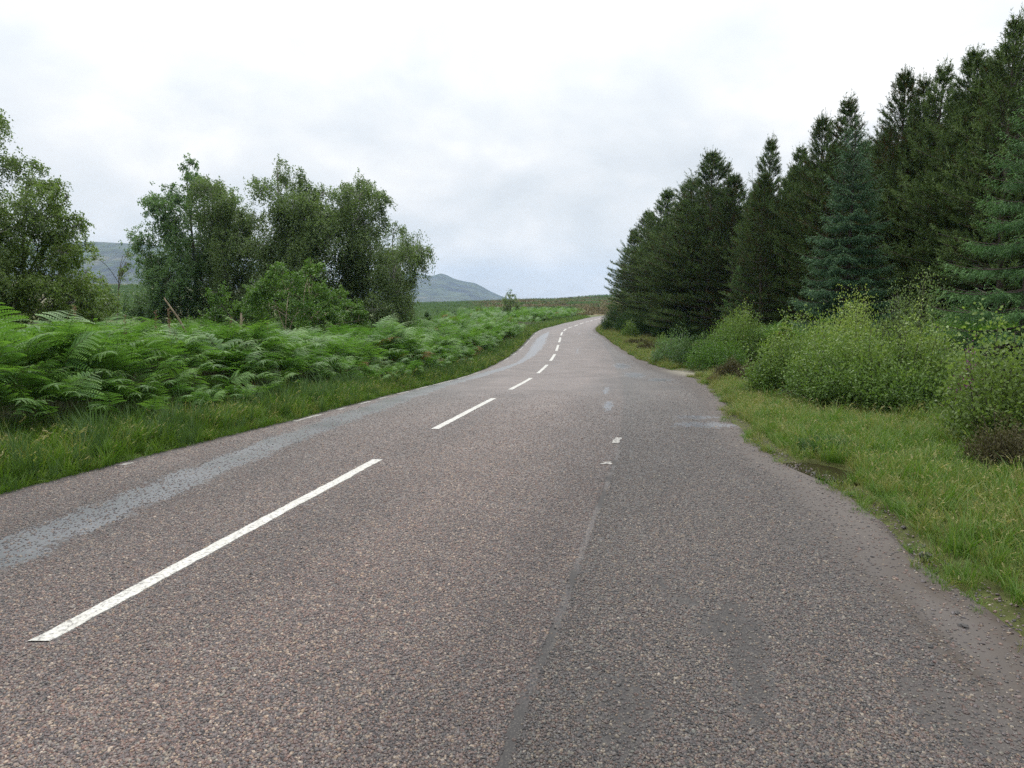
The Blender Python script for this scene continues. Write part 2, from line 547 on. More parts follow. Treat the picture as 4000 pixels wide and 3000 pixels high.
cattr(gme, "cover", zones(Xg, Yg).reshape(-1, 3))
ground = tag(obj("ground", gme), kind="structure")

# hills -------------------------------------------------------------
hm, t, p, out = new_mat("hill_heath")
tcn = N(t, "ShaderNodeTexCoord")
n1 = noise(t, tcn.outputs["Object"], 0.006, 8, 0.62, 0.4)
n2 = noise(t, tcn.outputs["Object"], 0.03, 6, 0.6)
c = ramp(t, n1, [(0.32, (0.014, 0.016, 0.020)), (0.44, (0.026, 0.032, 0.028)), (0.50, (0.055, 0.072, 0.036)), (0.58, (0.036, 0.042, 0.030)), (0.68, (0.105, 0.105, 0.065))])
c = mixc(t, 1.0, c, ramp(t, n2, [(0.35, (0.42, 0.43, 0.47)), (0.65, (1.25, 1.25, 1.20))]), "MULTIPLY")
L(t, c, p.inputs["Base Color"])
p.inputs["Roughness"].default_value = 0.95
bp = N(t, "ShaderNodeBump", i_Strength=1.0, i_Distance=8.0)
L(t, n2, bp.inputs["Height"]); L(t, bp.outputs[0], p.inputs["Normal"])


def hill(prof, dist, foot, seed, rough):
    pxs = np.linspace(prof[0][0], prof[-1][0], 260)
    rows = np.interp(pxs, [q[0] for q in prof], [q[1] for q in prof])
    rows = _smooth(rows, 5)
    top = np.array([W(a_, b_, dist) for a_, b_ in zip(pxs, rows)])
    top[:, 2] += (fbm(pxs * 0.05, pxs * 0, seed, 4) - 0.5) * rough
    vs = np.concatenate([np.linspace(0, 1, 60), 1 + np.linspace(0.03, 0.8, 12)])
    X = np.empty((len(vs), len(pxs))); Yh = X.copy(); Zh = X.copy()
    for k, v in enumerate(vs):
        f = foot + (dist - foot) * v
        X[k] = top[:, 0] * f / dist
        Yh[k] = f
        e = min(v, 1.0)
        base = -30.0
        z = base + (top[:, 2] - base) * (0.55 * e + 0.45 * e ** 2.2)
        if v > 1: z = base + (top[:, 2] - base) * (1 - (v - 1) / 0.8) ** 1.3
        g = (1 - abs(2 * e - 1)) if v <= 1 else 0
        z = z + g * (np.abs(fbm(X[k] * 0.006 + 0.002 * f, X[k] * 0 + f * 0.0025, seed + 3, 5) - 0.5) * -2 + 0.4) * (top[:, 2] - base) * 0.30
        Zh[k] = z
    return tag(obj("hill", grid_mesh("hill", X, Yh, Zh, hm)), kind="structure")


hill([(1150, 1190), (1300, 1120), (1450, 1085), (1560, 1072), (1620, 1063), (1655, 1072), (1690, 1078), (1722, 1067), (1745, 1074), (1775, 1089), (1800, 1096), (1850, 1104), (1880, 1117), (1920, 1140), (1960, 1158), (2010, 1172), (2100, 1192), (2300, 1210)], 2300, 1350, 41, 2.0)
hill([(-1500, 1010), (-600, 965), (0, 955), (250, 944), (350, 944), (430, 947), (480, 950), (520, 951), (570, 953), (700, 966), (900, 1005), (1100, 1060), (1300, 1120), (1500, 1180), (1600, 1205)], 1500, 800, 47, 1.2)

# ------------------------------------------------------------------ the road
def wet_field(u, y):
    c0 = np.interp(y, [0, 4, 6, 9, 12, 16, 18, 22, 26, 30, 36, 42, 47, 52], [-1.25, -1.28, -1.42, -1.60, -1.72, -1.85, -1.8, -1.45, -1.10, -1.02, -1.05, -1.1, -1.0, -0.9])
    hw = np.interp(y, [0, 4, 6, 9, 14, 19, 22, 25, 28, 34, 40, 46, 50], [0.27, 0.25, 0.23, 0.23, 0.25, 0.23, 0.18, 0.12, 0.14, 0.26, 0.30, 0.2, 0.0])
    w = np.clip(1 - np.abs(u - c0) / (hw * 1.9 + 1e-3), 0, 1) * (hw > 0.01)
    def blob(px, row, d, rx, ry, k=1.0):
        q = W(px, row, d)
        return k * np.clip(1.0 - np.hypot((u - (q[0] - cx(d))) / rx, (y - d) / ry), 0, 1)
    for a_ in ((2375, 1590, 11.9, 0.16, 1.5, 1.0), (2370, 1520, 15.0, 0.14, 2.0, 0.8), (2760, 1648, 9.6, 0.8, 0.5, 1.0),
               (2720, 1620, 10.4, 0.6, 0.45, 0.9), (2480, 1455, 20.5, 0.6, 1.9, 1.0), (2580, 1480, 18.6, 0.6, 1.1, 1.0),
               (2430, 1425, 24.5, 0.5, 2.4, 1.0), (2255, 1365, 33, 0.18, 3.5, 0.7), (2262, 1300, 47, 0.2, 3.0, 0.6)):
        w = np.maximum(w, blob(*a_))
    return w


def fines_field(u, y):
    """how far the chippings are worn off or buried in fine grit (0..1)"""
    re = np.interp(y, RE_Y, RE_U); le = np.interp(y, LE_Y, LE_U)
    band = np.clip(1 - (re - u) / np.interp(y, [0, 4, 8, 14, 22, 30], [1.45, 1.2, 0.75, 0.9, 1.3, 0.5]), 0, 1) * 1.25
    bald = np.clip((fbm(u * 3.0 + 9, y * 1.5, 61, 5) - 0.545) * 7, 0, 0.72) * np.clip((u - 2.3) / 0.5, 0, 1) * np.clip((9 - y) / 4, 0, 1)
    bald2 = np.clip((fbm(u * 5.2, y * 2.0 + 4, 63, 4) - 0.66) * 8, 0, 1) * 0.5 * (u < 2.4) * np.clip((12 - y) / 6, 0, 1)
    # the open joint between carriageway and lay-by
    wob = 0.05 * (fbm(y * 1.1, y * 0, 65, 3) - 0.5)
    seam = np.clip(1.5 - np.abs(u - 2.40 - wob) / np.interp(y, [0, 3, 6, 12], [0.028, 0.026, 0.020, 0.016]), 0, 1) * np.clip((9 - y) / 2, 0, 1)
    lft = np.clip(1 - (u - le) / 0.35, 0, 1) * 1.2
    return np.clip(np.maximum.reduce([band, bald, bald2, seam, lft]), 0, 1), seam


def road_z(u, y):
    """the running surface (world): crossfall, joint, small settlement"""
    return zp(y) + EYE - 0.012 * np.abs(u) * 0.5 + 0.008 * (fbm(u * 0.8, y * 0.5, 71, 3) - 0.5)


tv = np.concatenate([np.linspace(0, 1, 90)])
yv = np.array(list(np.arange(-12, 14, 0.09)) + geo(14, 119.5, 0.1, 1.006))
TT, YY = np.meshgrid(tv, yv)
UU = left_edge(YY) + (right_edge(YY) - left_edge(YY)) * TT
ZZ = road_z(UU, YY)
ZZ[:, 0] -= 0.05; ZZ[:, -1] -= 0.05

rm, t, p, out = new_mat("surface_dressing")
tcn = N(t, "ShaderNodeTexCoord")
P3 = tcn.outputs["Object"]
def attr(nm): return N(t, "ShaderNodeAttribute", attribute_name=nm).outputs["Fac"]
v1 = N(t, "ShaderNodeTexVoronoi", feature="F1"); v1.inputs["Scale"].default_value = 92.0
L(t, P3, v1.inputs["Vector"])
sv = N(t, "ShaderNodeSeparateColor"); L(t, v1.outputs["Color"], sv.inputs[0])
CHIP = [(0.0, (0.018, 0.018, 0.019)), (0.16, (0.036, 0.034, 0.035)), (0.34, (0.058, 0.050, 0.051)), (0.50, (0.064, 0.041, 0.035)), (0.62, (0.072, 0.070, 0.068)), (0.76, (0.100, 0.062, 0.049)), (0.86, (0.092, 0.095, 0.085)), (0.95, (0.14, 0.108, 0.076)), (1.0, (0.20, 0.18, 0.15))]
chipc = ramp(t, sv.outputs[0], CHIP)
gap = mapr(t, v1.outputs["Distance"], 0.35, 0.75, 1.0, 0.35, True)
chipc = mixc(t, 1.0, chipc, N(t, "ShaderNodeCombineColor").outputs[0], "MIX") if False else chipc
nb = noise(t, P3, 1.2, 5, 0.6)
nf = noise(t, P3, 30.0, 4, 0.6)
nm_ = noise(t, P3, 4.5, 4, 0.6)
fines = attr("fines"); wet = attr("wet"); lay = attr("layby")
fm = mapr(t, math_node(t, "ADD", fines, math_node(t, "MULTIPLY", math_node(t, "SUBTRACT", nf, 0.5), 0.9)), 0.35, 0.75, 0, 1, True)
# joints between chips are dark bitumen
tar = mixc(t, gap, (0.018, 0.017, 0.017), chipc)
tar = mixc(t, 1.0, tar, ramp(t, attr("track"), [(0.0, (0.58, 0.58, 0.60)), (0.5, (1.0, 1.0, 1.0)), (1.0, (1.38, 1.34, 1.31))]), "MULTIPLY")
tar = mixc(t, math_node(t, "MULTIPLY", lay, 0.95), mixc(t, 1.0, tar, (1.03, 0.965, 0.945), "MULTIPLY"), mixc(t, 1.0, tar, (0.64, 0.655, 0.65), "MULTIPLY"))
tar = mixc(t, 1.0, tar, ramp(t, nb, [(0.3, (0.80, 0.80, 0.82)), (0.7, (1.18, 1.15, 1.14))]), "MULTIPLY")
spk = ramp(t, noise(t, P3, 160.0, 2, 0.5), [(0.4, (0.034, 0.032, 0.032)), (0.60, (0.052, 0.048, 0.046)), (0.72, (0.17, 0.155, 0.13))])
grit = mixc(t, attr("edge"), spk, mixc(t, nm_, (0.078, 0.068, 0.062), (0.112, 0.097, 0.087)))
grain = mixc(t, 1.0, noise(t, P3, 24.0, 3, 0.75), noise(t, P3, 7.0, 3, 0.7), "MULTIPLY") if False else noise(t, P3, 22.0, 4, 0.8)
tar = mixc(t, 1.0, tar, ramp(t, grain, [(0.32, (0.80, 0.80, 0.81)), (0.5, (1.0, 1.0, 1.0)), (0.68, (1.24, 1.22, 1.19))]), "MULTIPLY")
base = mixc(t, fm, tar, grit)
base = mixc(t, math_node(t, "MULTIPLY", attr("seam"), mapr(t, nf, 0.4, 0.6, 0.25, 0.7)), base, (0.040, 0.038, 0.037))
mud = math_node(t, "MULTIPLY", attr("mud"), mapr(t, nm_, 0.35, 0.62, 0.35, 1.0))
base = mixc(t, mud, base, (0.038, 0.027, 0.018))
wn = noise(t, P3, 13.0, 5, 0.7)
mpw = N(t, "ShaderNodeMapping"); mpw.inputs["Scale"].default_value = (2.2, 0.9, 1); L(t, P3, mpw.inputs[0])
wn2 = noise(t, mpw.outputs[0], 3.0, 4, 0.6)
wsum = math_node(t, "ADD", wet, math_node(t, "ADD", math_node(t, "MULTIPLY", math_node(t, "SUBTRACT", wn, 0.5), 1.15), math_node(t, "MULTIPLY", math_node(t, "SUBTRACT", wn2, 0.5), 1.15)))
wm = mapr(t, wsum, 0.42, 0.54, 0, 1, True)
damp = mapr(t, wsum, 0.10, 0.50, 0, 1, True)
base = mixc(t, math_node(t, "MULTIPLY", damp, 0.22), base, mixc(t, 1.0, base, (0.55, 0.53, 0.53), "MULTIPLY"))
base = mixc(t, math_node(t, "MULTIPLY", wm, 0.72), base, mixc(t, nf, (0.042, 0.048, 0.058), (0.086, 0.094, 0.110)))  # sky sheen of the wet patches, put into the base colour as blue-grey
base = mixc(t, math_node(t, "MULTIPLY", attr("pale"), mapr(t, nm_, 0.3, 0.6, 0.45, 1.0)), base, mixc(t, nf, (0.15, 0.14, 0.10), (0.27, 0.25, 0.20)))
L(t, base, p.inputs["Base Color"])
rgh = math_node(t, "SUBTRACT", mapr(t, nb, 0.3, 0.7, 0.62, 0.50), math_node(t, "MULTIPLY", wm, 0.22))
rgh = math_node(t, "ADD", rgh, math_node(t, "MULTIPLY", fm, 0.15))
L(t, rgh, p.inputs["Roughness"])
spl = math_node(t, "SUBTRACT", 0.5, math_node(t, "MULTIPLY", math_node(t, "MAXIMUM", fm, attr("seam")), 0.36))
L(t, math_node(t, "ADD", math_node(t, "MULTIPLY", wm, math_node(t, "SUBTRACT", 0.85, spl)), spl), p.inputs["Specular IOR Level"])
bh = math_node(t, "MULTIPLY", math_node(t, "SUBTRACT", 1.0, v1.outputs["Distance"]), math_node(t, "SUBTRACT", 1.0, math_node(t, "MAXIMUM", fm, wm)))
bh = math_node(t, "ADD", bh, math_node(t, "MULTIPLY", nf, 0.18))
bp = N(t, "ShaderNodeBump", i_Strength=0.85, i_Distance=0.008)
L(t, bh, bp.inputs["Height"]); L(t, bp.outputs[0], p.inputs["Normal"])
rme = grid_mesh("road", UU + cx(YY), YY, ZZ, rm)
fi, seam = fines_field(UU, YY)
re0 = np.interp(YY, RE_Y, RE_U)
fattr(rme, "pale", np.clip((UU - re0 + 0.5) / 0.7, 0, 1) * np.clip(1.6 - np.abs(YY - 21.4) / 1.1, 0, 1)); fattr(rme, "seam", seam); fattr(rme, "fines", fi); fattr(rme, "wet", wet_field(UU, YY))
def track_field(UU, YY):
    k = 0.5 + 0.42 * np.exp(-((UU - 1.0 - 0.25 * (fbm(YY * 0.2, YY * 0, 67, 2) - .5)) / 0.55) ** 2) - 0.30 * np.exp(-((UU - 2.2) / 0.45) ** 2) + 0.22 * np.exp(-((UU + 0.35) / 0.45) ** 2) - 0.18 * np.exp(-((UU + 1.4) / 0.5) ** 2)
    return np.clip(k + 0.9 * (fbm(UU * 0.9 + 3, YY * 0.22, 68, 4) - 0.5) + 0.35 * np.clip((YY - 9) / 8, 0, 1), 0, 1)  # besides the worn bands, the tone gets lighter further along the road


fattr(rme, "track", track_field(UU, YY))
fattr(rme, "layby", np.clip((UU - 2.35) / 0.08, 0, 1) * np.clip((46 - YY) / 8, 0, 1))
fattr(rme, "edge", np.clip(1 - (re0 - UU) / 1.2, 0, 1) * (1 - np.clip(seam, 0, 1)))
rut = np.clip(1 - np.abs((re0 - UU) - 0.22 - 0.08 * np.sin(YY * 5)) / 0.16, 0, 1) + np.clip(1 - np.abs((re0 - UU) - 0.55) / 0.05, 0, 1) + np.clip(1 - np.abs((re0 - UU) - 0.42) / 0.04, 0, 1)
fattr(rme, "mud", np.clip(rut * 0.8, 0, 0.8) * np.clip((4.7 - YY) / 1.0, 0, 1) + 0.5 * np.clip(1 - (re0 - UU) / 0.3, 0, 1) * np.clip((fbm(UU * 3, YY * 1.5, 66, 3) - 0.45) * 6, 0, 1))
road = tag(obj("road", rme), kind="structure")

# painted lines: children of the road
pm, t, p, out = new_mat("road_paint")
tcn = N(t, "ShaderNodeTexCoord")
n1 = noise(t, tcn.outputs["Object"], 55.0, 4, 0.7)
n2 = noise(t, tcn.outputs["Object"], 3.0, 3, 0.6)
c = ramp(t, n1, [(0.37, (0.12, 0.11, 0.105)), (0.46, (0.36, 0.35, 0.32)), (0.6, (0.46, 0.45, 0.415))])
L(t, mixc(t, 1.0, c, ramp(t, n2, [(0.3, (0.88, 0.88, 0.86)), (0.6, (1, 1, 1))]), "MULTIPLY"), p.inputs["Base Color"])
p.inputs["Roughness"].default_value = 0.5
bp = N(t, "ShaderNodeBump", i_Strength=0.5, i_Distance=0.004)
L(t, n1, bp.inputs["Height"]); L(t, bp.outputs[0], p.inputs["Normal"])
om, t, p, out = new_mat("worn_road_paint")
tcn = N(t, "ShaderNodeTexCoord")
n1 = noise(t, tcn.outputs["Object"], 40.0, 4, 0.7)
L(t, ramp(t, n1, [(0.42, (0.075, 0.068, 0.064)), (0.54, (0.24, 0.23, 0.21)), (0.72, (0.42, 0.41, 0.37))]), p.inputs["Base Color"])
p.inputs["Roughness"].default_value = 0.7


def stripe(name, ys0, us0, width, mat, seed, ragged=0.006, h=0.005):
    """a flat painted line through (u, y) points, with a slightly ragged rim and real thickness"""
    y0, y1 = ys0[0], ys0[-1]
    n = max(6, int((y1 - y0) / 0.06)) if y1 - y0 < 6 else 90
    ya = np.linspace(y0, y1, n)
    ua = np.interp(ya, ys0, us0)
    rs = np.random.RandomState(seed)
    l = ua - width / 2 + rs.normal(0, ragged, n) * 0.5
    r = ua + width / 2 + rs.normal(0, ragged, n) * 0.5
    b = MB()
    rows = []
    for uu_, dz in ((l - 0.003, -0.02), (l, h), ((l + r) / 2, h + 0.001), (r, h), (r + 0.003, -0.02)):
        rows.append(np.stack([uu_ + cx(ya), ya, road_z(uu_, ya) + dz], -1))
    V = np.stack(rows, 1)
    i, j = np.meshgrid(np.arange(n - 1), np.arange(4), indexing="ij")
    q = np.stack([i * 5 + j, i * 5 + j + 1, (i + 1) * 5 + j + 1, (i + 1) * 5 + j], -1).reshape(-1, 4)
    b.add(V.reshape(-1, 3), quads=q)
    return obj(name, b.mesh(name, mat, False), parent=road)


DASH = [(3.17, 7.07), (9.04, 12.98), (14.96, 18.91), (20.9, 24.86), (26.85, 30.83), (32.82, 36.81), (38.8, 42.78), (44.77, 48.76), (50.75, 54.71), (56.69, 60.64), (62.61, 66.54), (68.51, 72.44), (74.4, 78.33), (80.29, 84.23), (86.18, 90.11), (92.06, 95.99), (98, 101.8), (103.6, 107.4), (-2.8, 1.2)]
for k, (a_, b_) in enumerate(DASH):
    stripe("centre_line", [a_, b_], [0, 0], 0.10 if a_ < 25 else 0.115, pm, 100 + k, 0.006)
rs = np.random.RandomState(5)
# the worn edge line survives in pieces
frag = []
for px0, r0, px1, r1 in ((470, 1813, 490, 1809), (1115, 1643, 1215, 1617), (1290, 1598, 1310, 1592), (1360, 1578, 1405, 1566), (1440, 1556, 1470, 1549), (1510, 1538, 1560, 1527), (1590, 1520, 1640, 1508), (1660, 1503, 1740, 1484), (1755, 1479, 1850, 1452)):
    def yo(px_, r_):
        best = min(np.arange(4, 40, 0.05), key=lambda d: abs(W(px_, r_, d)[2] - (zp(d) + EYE)))
        return float(best), float(W(px_, r_, best)[0] - cx(best))
    a_, ua = yo(px0, r0); b_, ub = yo(px1, r1)
    frag.append((a_, max(b_, a_ + 0.12)))
y = 27.0
while y < 95:
    l_ = rs.uniform(1.0, 4.5); frag.append((y, y + l_)); y += l_ + rs.uniform(0.3, 1.4)
for k, (a_, b_) in enumerate(frag):
    ya = np.linspace(a_, b_, 8)
    stripe("edge_line", ya, np.interp(ya, LE_Y, LE_U) + 0.22, 0.07, om, 200 + k, 0.02)
stripe("edge_line", [8.05, 8.45], [2.37, 2.39], 0.07, om, 300, 0.02)
stripe("edge_line", [6.9, 7.02], [2.33, 2.34], 0.09, om, 301, 0.02)

# puddle
wm_, t, p, out = new_mat("puddle_water")
tcn = N(t, "ShaderNodeTexCoord")
p.inputs["Base Color"].default_value = (0.022, 0.018, 0.010, 1)
p.inputs["Roughness"].default_value = 0.04
p.inputs["IOR"].default_value = 1.33
bp = N(t, "ShaderNodeBump", i_Strength=0.05, i_Distance=0.01)
L(t, noise(t, tcn.outputs["Object"], 8.0, 2), bp.inputs["Height"]); L(t, bp.outputs[0], p.inputs["Normal"])
b = MB(); ang = np.linspace(0, 2 * math.pi, 40, endpoint=False)
rr = 1 + 0.25 * (fbm(np.cos(ang) * 1.5 + 5, np.sin(ang) * 1.5 + 5, 77, 3) - 0.5) * 2
zw = float(road_z(np.array(4.2), np.array(6.6))) - 0.012
ring = np.stack([pud[0] + 0.03 + 0.30 * rr * np.cos(ang) - 0.12 * np.sin(ang), pud[1] + 0.40 * rr * np.sin(ang), np.full(40, zw + 0.006)], -1)
b.add(np.vstack([ring, [[pud[0] + 0.03, pud[1], zw + 0.006]]]), tris=[(i, (i + 1) % 40, 40) for i in range(40)])
tag(obj("puddle", b.mesh("puddle", wm_)), kind="structure")

# ------------------------------------------------------------------ scatter by geometry nodes (only for uncountable cover)
def scatter(name, pts, rot, scl, idx, meshes, src, tone=None):
    c = bpy.data.collections.new(src + "_sources")
    for i, m in enumerate(meshes):
        o = bpy.data.objects.new("%s_%02d" % (src, i), m)
        c.objects.link(o)
    me = bpy.data.meshes.new(name)
    me.vertices.add(len(pts)); me.vertices.foreach_set("co", np.asarray(pts, np.float32).ravel())
    at = me.attributes.new("rot", "FLOAT_VECTOR", "POINT"); at.data.foreach_set("vector", np.asarray(rot, np.float32).ravel())
    fattr(me, "scl", scl)
    at = me.attributes.new("idx", "INT", "POINT"); at.data.foreach_set("value", np.asarray(idx, np.int32))
    if tone is not None:
        cattr(me, "tone", tone)
    o = obj(name, me)
    g = bpy.data.node_groups.new(name + "_scatter", "GeometryNodeTree")
    g.interface.new_socket("Geometry", in_out="INPUT", socket_type="NodeSocketGeometry")
    g.interface.new_socket("Geometry", in_out="OUTPUT", socket_type="NodeSocketGeometry")
    gi = g.nodes.new("NodeGroupInput"); go = g.nodes.new("NodeGroupOutput")
    ci = g.nodes.new("GeometryNodeCollectionInfo")
    ci.inputs[0].default_value = c
    ci.inputs["Separate Children"].default_value = True
    ci.inputs["Reset Children"].default_value = True
    ip = g.nodes.new("GeometryNodeInstanceOnPoints")
    ip.inputs["Pick Instance"].default_value = True
    def na(nm, ty):
        n = g.nodes.new("GeometryNodeInputNamedAttribute"); n.data_type = ty; n.inputs[0].default_value = nm
        return n.outputs[0]
    g.links.new(gi.outputs[0], ip.inputs["Points"])
    g.links.new(ci.outputs[0], ip.inputs["Instance"])
    g.links.new(na("idx", "INT"), ip.inputs["Instance Index"])
    er = g.nodes.new("FunctionNodeEulerToRotation")
    g.links.new(na("rot", "FLOAT_VECTOR"), er.inputs[0])
    g.links.new(er.outputs[0], ip.inputs["Rotation"])
    g.links.new(na("scl", "FLOAT"), ip.inputs["Scale"])
    g.links.new(ip.outputs[0], go.inputs[0])
    md = o.modifiers.new("scatter", "NODES"); md.node_group = g
    tag(o, kind="stuff")
    return o


# chippings near the camera -------------------------------------------
cm, t, p, out = new_mat("stone_chip")
oi = N(t, "ShaderNodeObjectInfo")
tcn = N(t, "ShaderNodeTexCoord")
c = ramp(t, oi.outputs["Random"], CHIP)
c = mixc(t, 1.0, c, ramp(t, noise(t, tcn.outputs["Object"], 1.5, 3), [(0.3, (0.75, 0.75, 0.75)), (0.7, (1.2, 1.2, 1.2))]), "MULTIPLY")
tn = N(t, "ShaderNodeAttribute", attribute_name="tone", attribute_type="INSTANCER")
c = mixc(t, 1.0, c, tn.outputs["Color"], "MULTIPLY")
L(t, mixc(t, 1.0, c, (1.33, 1.24, 1.205), "MULTIPLY"), p.inputs["Base Color"])
p.inputs["Roughness"].default_value = 0.5
p.inputs["Specular IOR Level"].default_value = 0.45
chip_meshes = []
for k in range(7):
    rs = np.random.RandomState(900 + k)
    b = MB()
    a6 = np.arange(6) * math.pi / 3 + rs.uniform(-0.25, 0.25, 6)
    r0 = rs.uniform(0.75, 1.1, 6); el = rs.uniform(1.0, 1.5)
    lo = np.stack([np.cos(a6) * r0 * el, np.sin(a6) * r0, np.full(6, -0.35)], -1)
    mi = lo * [1.05, 1.05, 0] + [0, 0, 0.15]
    hi = np.stack([np.cos(a6) * r0 * el * 0.55, np.sin(a6) * r0 * 0.55, 0.62 + rs.uniform(-0.12, 0.12, 6)], -1)
    V = np.vstack([lo, mi, hi])
    q = [(l0 * 6 + i, l0 * 6 + (i + 1) % 6, (l0 + 1) * 6 + (i + 1) % 6, (l0 + 1) * 6 + i) for l0 in range(2) for i in range(6)]
    b.add(V, quads=q + [(12, 13, 14, 15)], tris=[(12, 15, 16), (12, 16, 17)])
    chip_meshes.append(b.mesh("stone_chip", cm, False))
rs = np.random.RandomState(11)
n = 700000
yy = 1.6 + (15.0 - 1.6) * rs.rand(n) ** 1.35
xx = rs.uniform(-0.86, 0.80, n) * (yy + 0.6)
u_ = xx - cx(yy)
f_, s_ = fines_field(u_, yy)
keep = (u_ > left_edge(yy) + 0.12) & (u_ < right_edge(yy) - 0.05)
dens = (1 - np.clip((f_ - 0.25) * 1.7, 0, 0.97)) * np.clip((15.0 - yy) / 9.0, 0, 1) * (1 - np.clip((wet_field(u_, yy) - 0.30 + 0.5 * (fbm(xx * 6, yy * 6, 81, 3) - 0.5)) * 3, 0, 0.78))
keep &= rs.rand(n) < dens
for (a_, b_) in DASH[:1]:
    keep &= ~((np.abs(u_) < 0.055) & (yy > a_ - 0.02) & (yy < b_ + 0.02))
xx, yy, u_ = xx[keep], yy[keep], u_[keep]
n = len(xx)
tk = track_field(u_, yy)[:, None]
tone = np.where(tk < 0.5, 0.58 + 0.84 * tk, 1.0 + (tk - 0.5) * np.array([[0.72, 0.66, 0.62]]))
tone = tone * np.where(((u_ > 2.40) & (yy < 40))[:, None], np.array([[0.68, 0.70, 0.69]]), np.array([[0.98, 0.955, 0.94]]))
scatter("road_chippings", np.stack([xx, yy, road_z(u_, yy) + 0.0005], -1),
        np.stack([rs.normal(0, 0.25, n), rs.normal(0, 0.25, n), rs.uniform(0, 6.28, n)], -1),
        0.0052 * np.exp(rs.normal(0, 0.24, n)), rs.randint(0, 7, n), chip_meshes, "stone_chip", tone)
# loose grit along the lay-by's edge
n = 15000
yy = 2 + 26 * rs.rand(n) ** 1.6
u_ = right_edge(yy) - np.abs(rs.normal(0, 0.75, n)) + 0.12
k_ = (u_ > 2.6)
yy, u_ = yy[k_], u_[k_]; n = len(yy)
scatter("gravel", np.stack([u_ + cx(yy), yy, road_z(u_, yy) + 0.001], -1),
        np.stack([rs.normal(0, 0.3, n), rs.normal(0, 0.3, n), rs.uniform(0, 6.28, n)], -1),
        0.0050 * np.exp(rs.normal(0, 0.35, n)), rs.randint(0, 7, n), chip_meshes, "grit_stone", np.ones((n, 3)))

# ------------------------------------------------------------------ grass
def tuft(seed, nb, h, spread, width, mat, seedhead=0.0, droop=0.5, tlo=0.0, thi=0.7):
    rs = np.random.RandomState(seed)
    b = MB()
    for k in range(nb):
        a = rs.uniform(0, 6.283); r = spread * math.sqrt(rs.rand())
        p0 = np.array([math.cos(a) * r, math.sin(a) * r, -0.02])
        hh = h * rs.uniform(0.55, 1.1)
        a2 = a + rs.normal(0, 0.7); ln = hh * droop * rs.uniform(0.3, 1.3)
        d = np.array([math.cos(a2), math.sin(a2), 0])
        ts = np.array([0, 0.4, 0.75, 1.0])
        P = p0 + np.outer(ts ** 1.8 * ln, d) + np.outer(hh * (ts - 0.25 * droop * ts ** 3), [0, 0, 1])
        s = np.cross(d, [0, 0, 1.0]) if rs.rand() < 0.5 else np.array([math.cos(a2 + 0.8), math.sin(a2 + 0.8), 0])
        w = width * rs.uniform(0.7, 1.3) * np.array([1, 0.85, 0.55])
        V = np.vstack([np.stack([P[:3] - s * w[:, None] / 2, P[:3] + s * w[:, None] / 2], 1).reshape(-1, 3), P[3:]])
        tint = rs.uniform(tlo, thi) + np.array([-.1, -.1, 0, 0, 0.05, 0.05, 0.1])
        b.add(V, quads=[(0, 1, 3, 2), (2, 3, 5, 4)], tris=[(4, 5, 6)], tint=tint)
        if rs.rand() < seedhead:
            m = 7
            t_ = np.linspace(0, 0.16 * hh + 0.03, m)
            Q = P[3] + np.outer(t_, d * 0.6 + np.array([0, 0, 0.5]))
            b.leaves(Q, rs.normal(size=(m, 3)) * 0.5 + d + [0, 0, .6], rs.normal(size=(m, 3)), 0.022, 0.007, tint=0.85)
    return b.mesh("grass_tuft", mat)


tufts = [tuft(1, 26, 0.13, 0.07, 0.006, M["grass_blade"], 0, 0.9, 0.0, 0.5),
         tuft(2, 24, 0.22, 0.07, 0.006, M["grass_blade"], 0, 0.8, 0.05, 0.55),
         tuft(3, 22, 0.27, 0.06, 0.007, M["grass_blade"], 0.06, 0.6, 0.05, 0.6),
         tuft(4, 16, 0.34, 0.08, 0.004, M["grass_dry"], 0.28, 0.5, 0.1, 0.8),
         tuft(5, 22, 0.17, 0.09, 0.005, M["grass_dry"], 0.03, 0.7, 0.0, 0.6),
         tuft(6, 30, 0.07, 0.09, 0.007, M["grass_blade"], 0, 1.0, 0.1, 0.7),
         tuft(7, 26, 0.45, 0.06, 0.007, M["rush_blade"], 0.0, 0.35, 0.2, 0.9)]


def grass_field(name, n, ylo, yhi, ypow, ufun, zoff, pick, seed, sc0=1.0, mask=None):
    rs = np.random.RandomState(seed)
    y = ylo + (yhi - ylo) * rs.rand(n) ** ypow
    u, q = ufun(y, rs.rand(n))                    # q: 0 at the road's edge .. 1 at the outer side
    x = u + cx(y)
    k = np.ones(n, bool) if mask is None else mask(x, y, u, rs)
    x, y, u, q = x[k], y[k], u[k], q[k]
    idx = pick(x, y, q, rs)
    z = Z(x, y) + 0.015 + zoff
    e = np.minimum(u - left_edge(y), right_edge(y) - u)
    z = np.where(e > -0.1, np.minimum(z, road_z(u, y)), z)
    m = len(x)
    s = sc0 * np.exp(rs.normal(0, 0.22, m)) * (0.65 + 0.35 * np.clip(q * 4, 0, 1))
    return scatter(name, np.stack([x, y, z], -1), np.stack([rs.normal(0, 0.12, m), rs.normal(0, 0.12, m), rs.uniform(0, 6.28, m)], -1), s, idx, tufts, name + "_tuft")


def choose(rs, P):
    P = np.clip(P, 0, None); P = P / P.sum(1, keepdims=True)
    return np.minimum((rs.rand(len(P))[:, None] > np.cumsum(P, 1)).sum(1), P.shape[1] - 1)


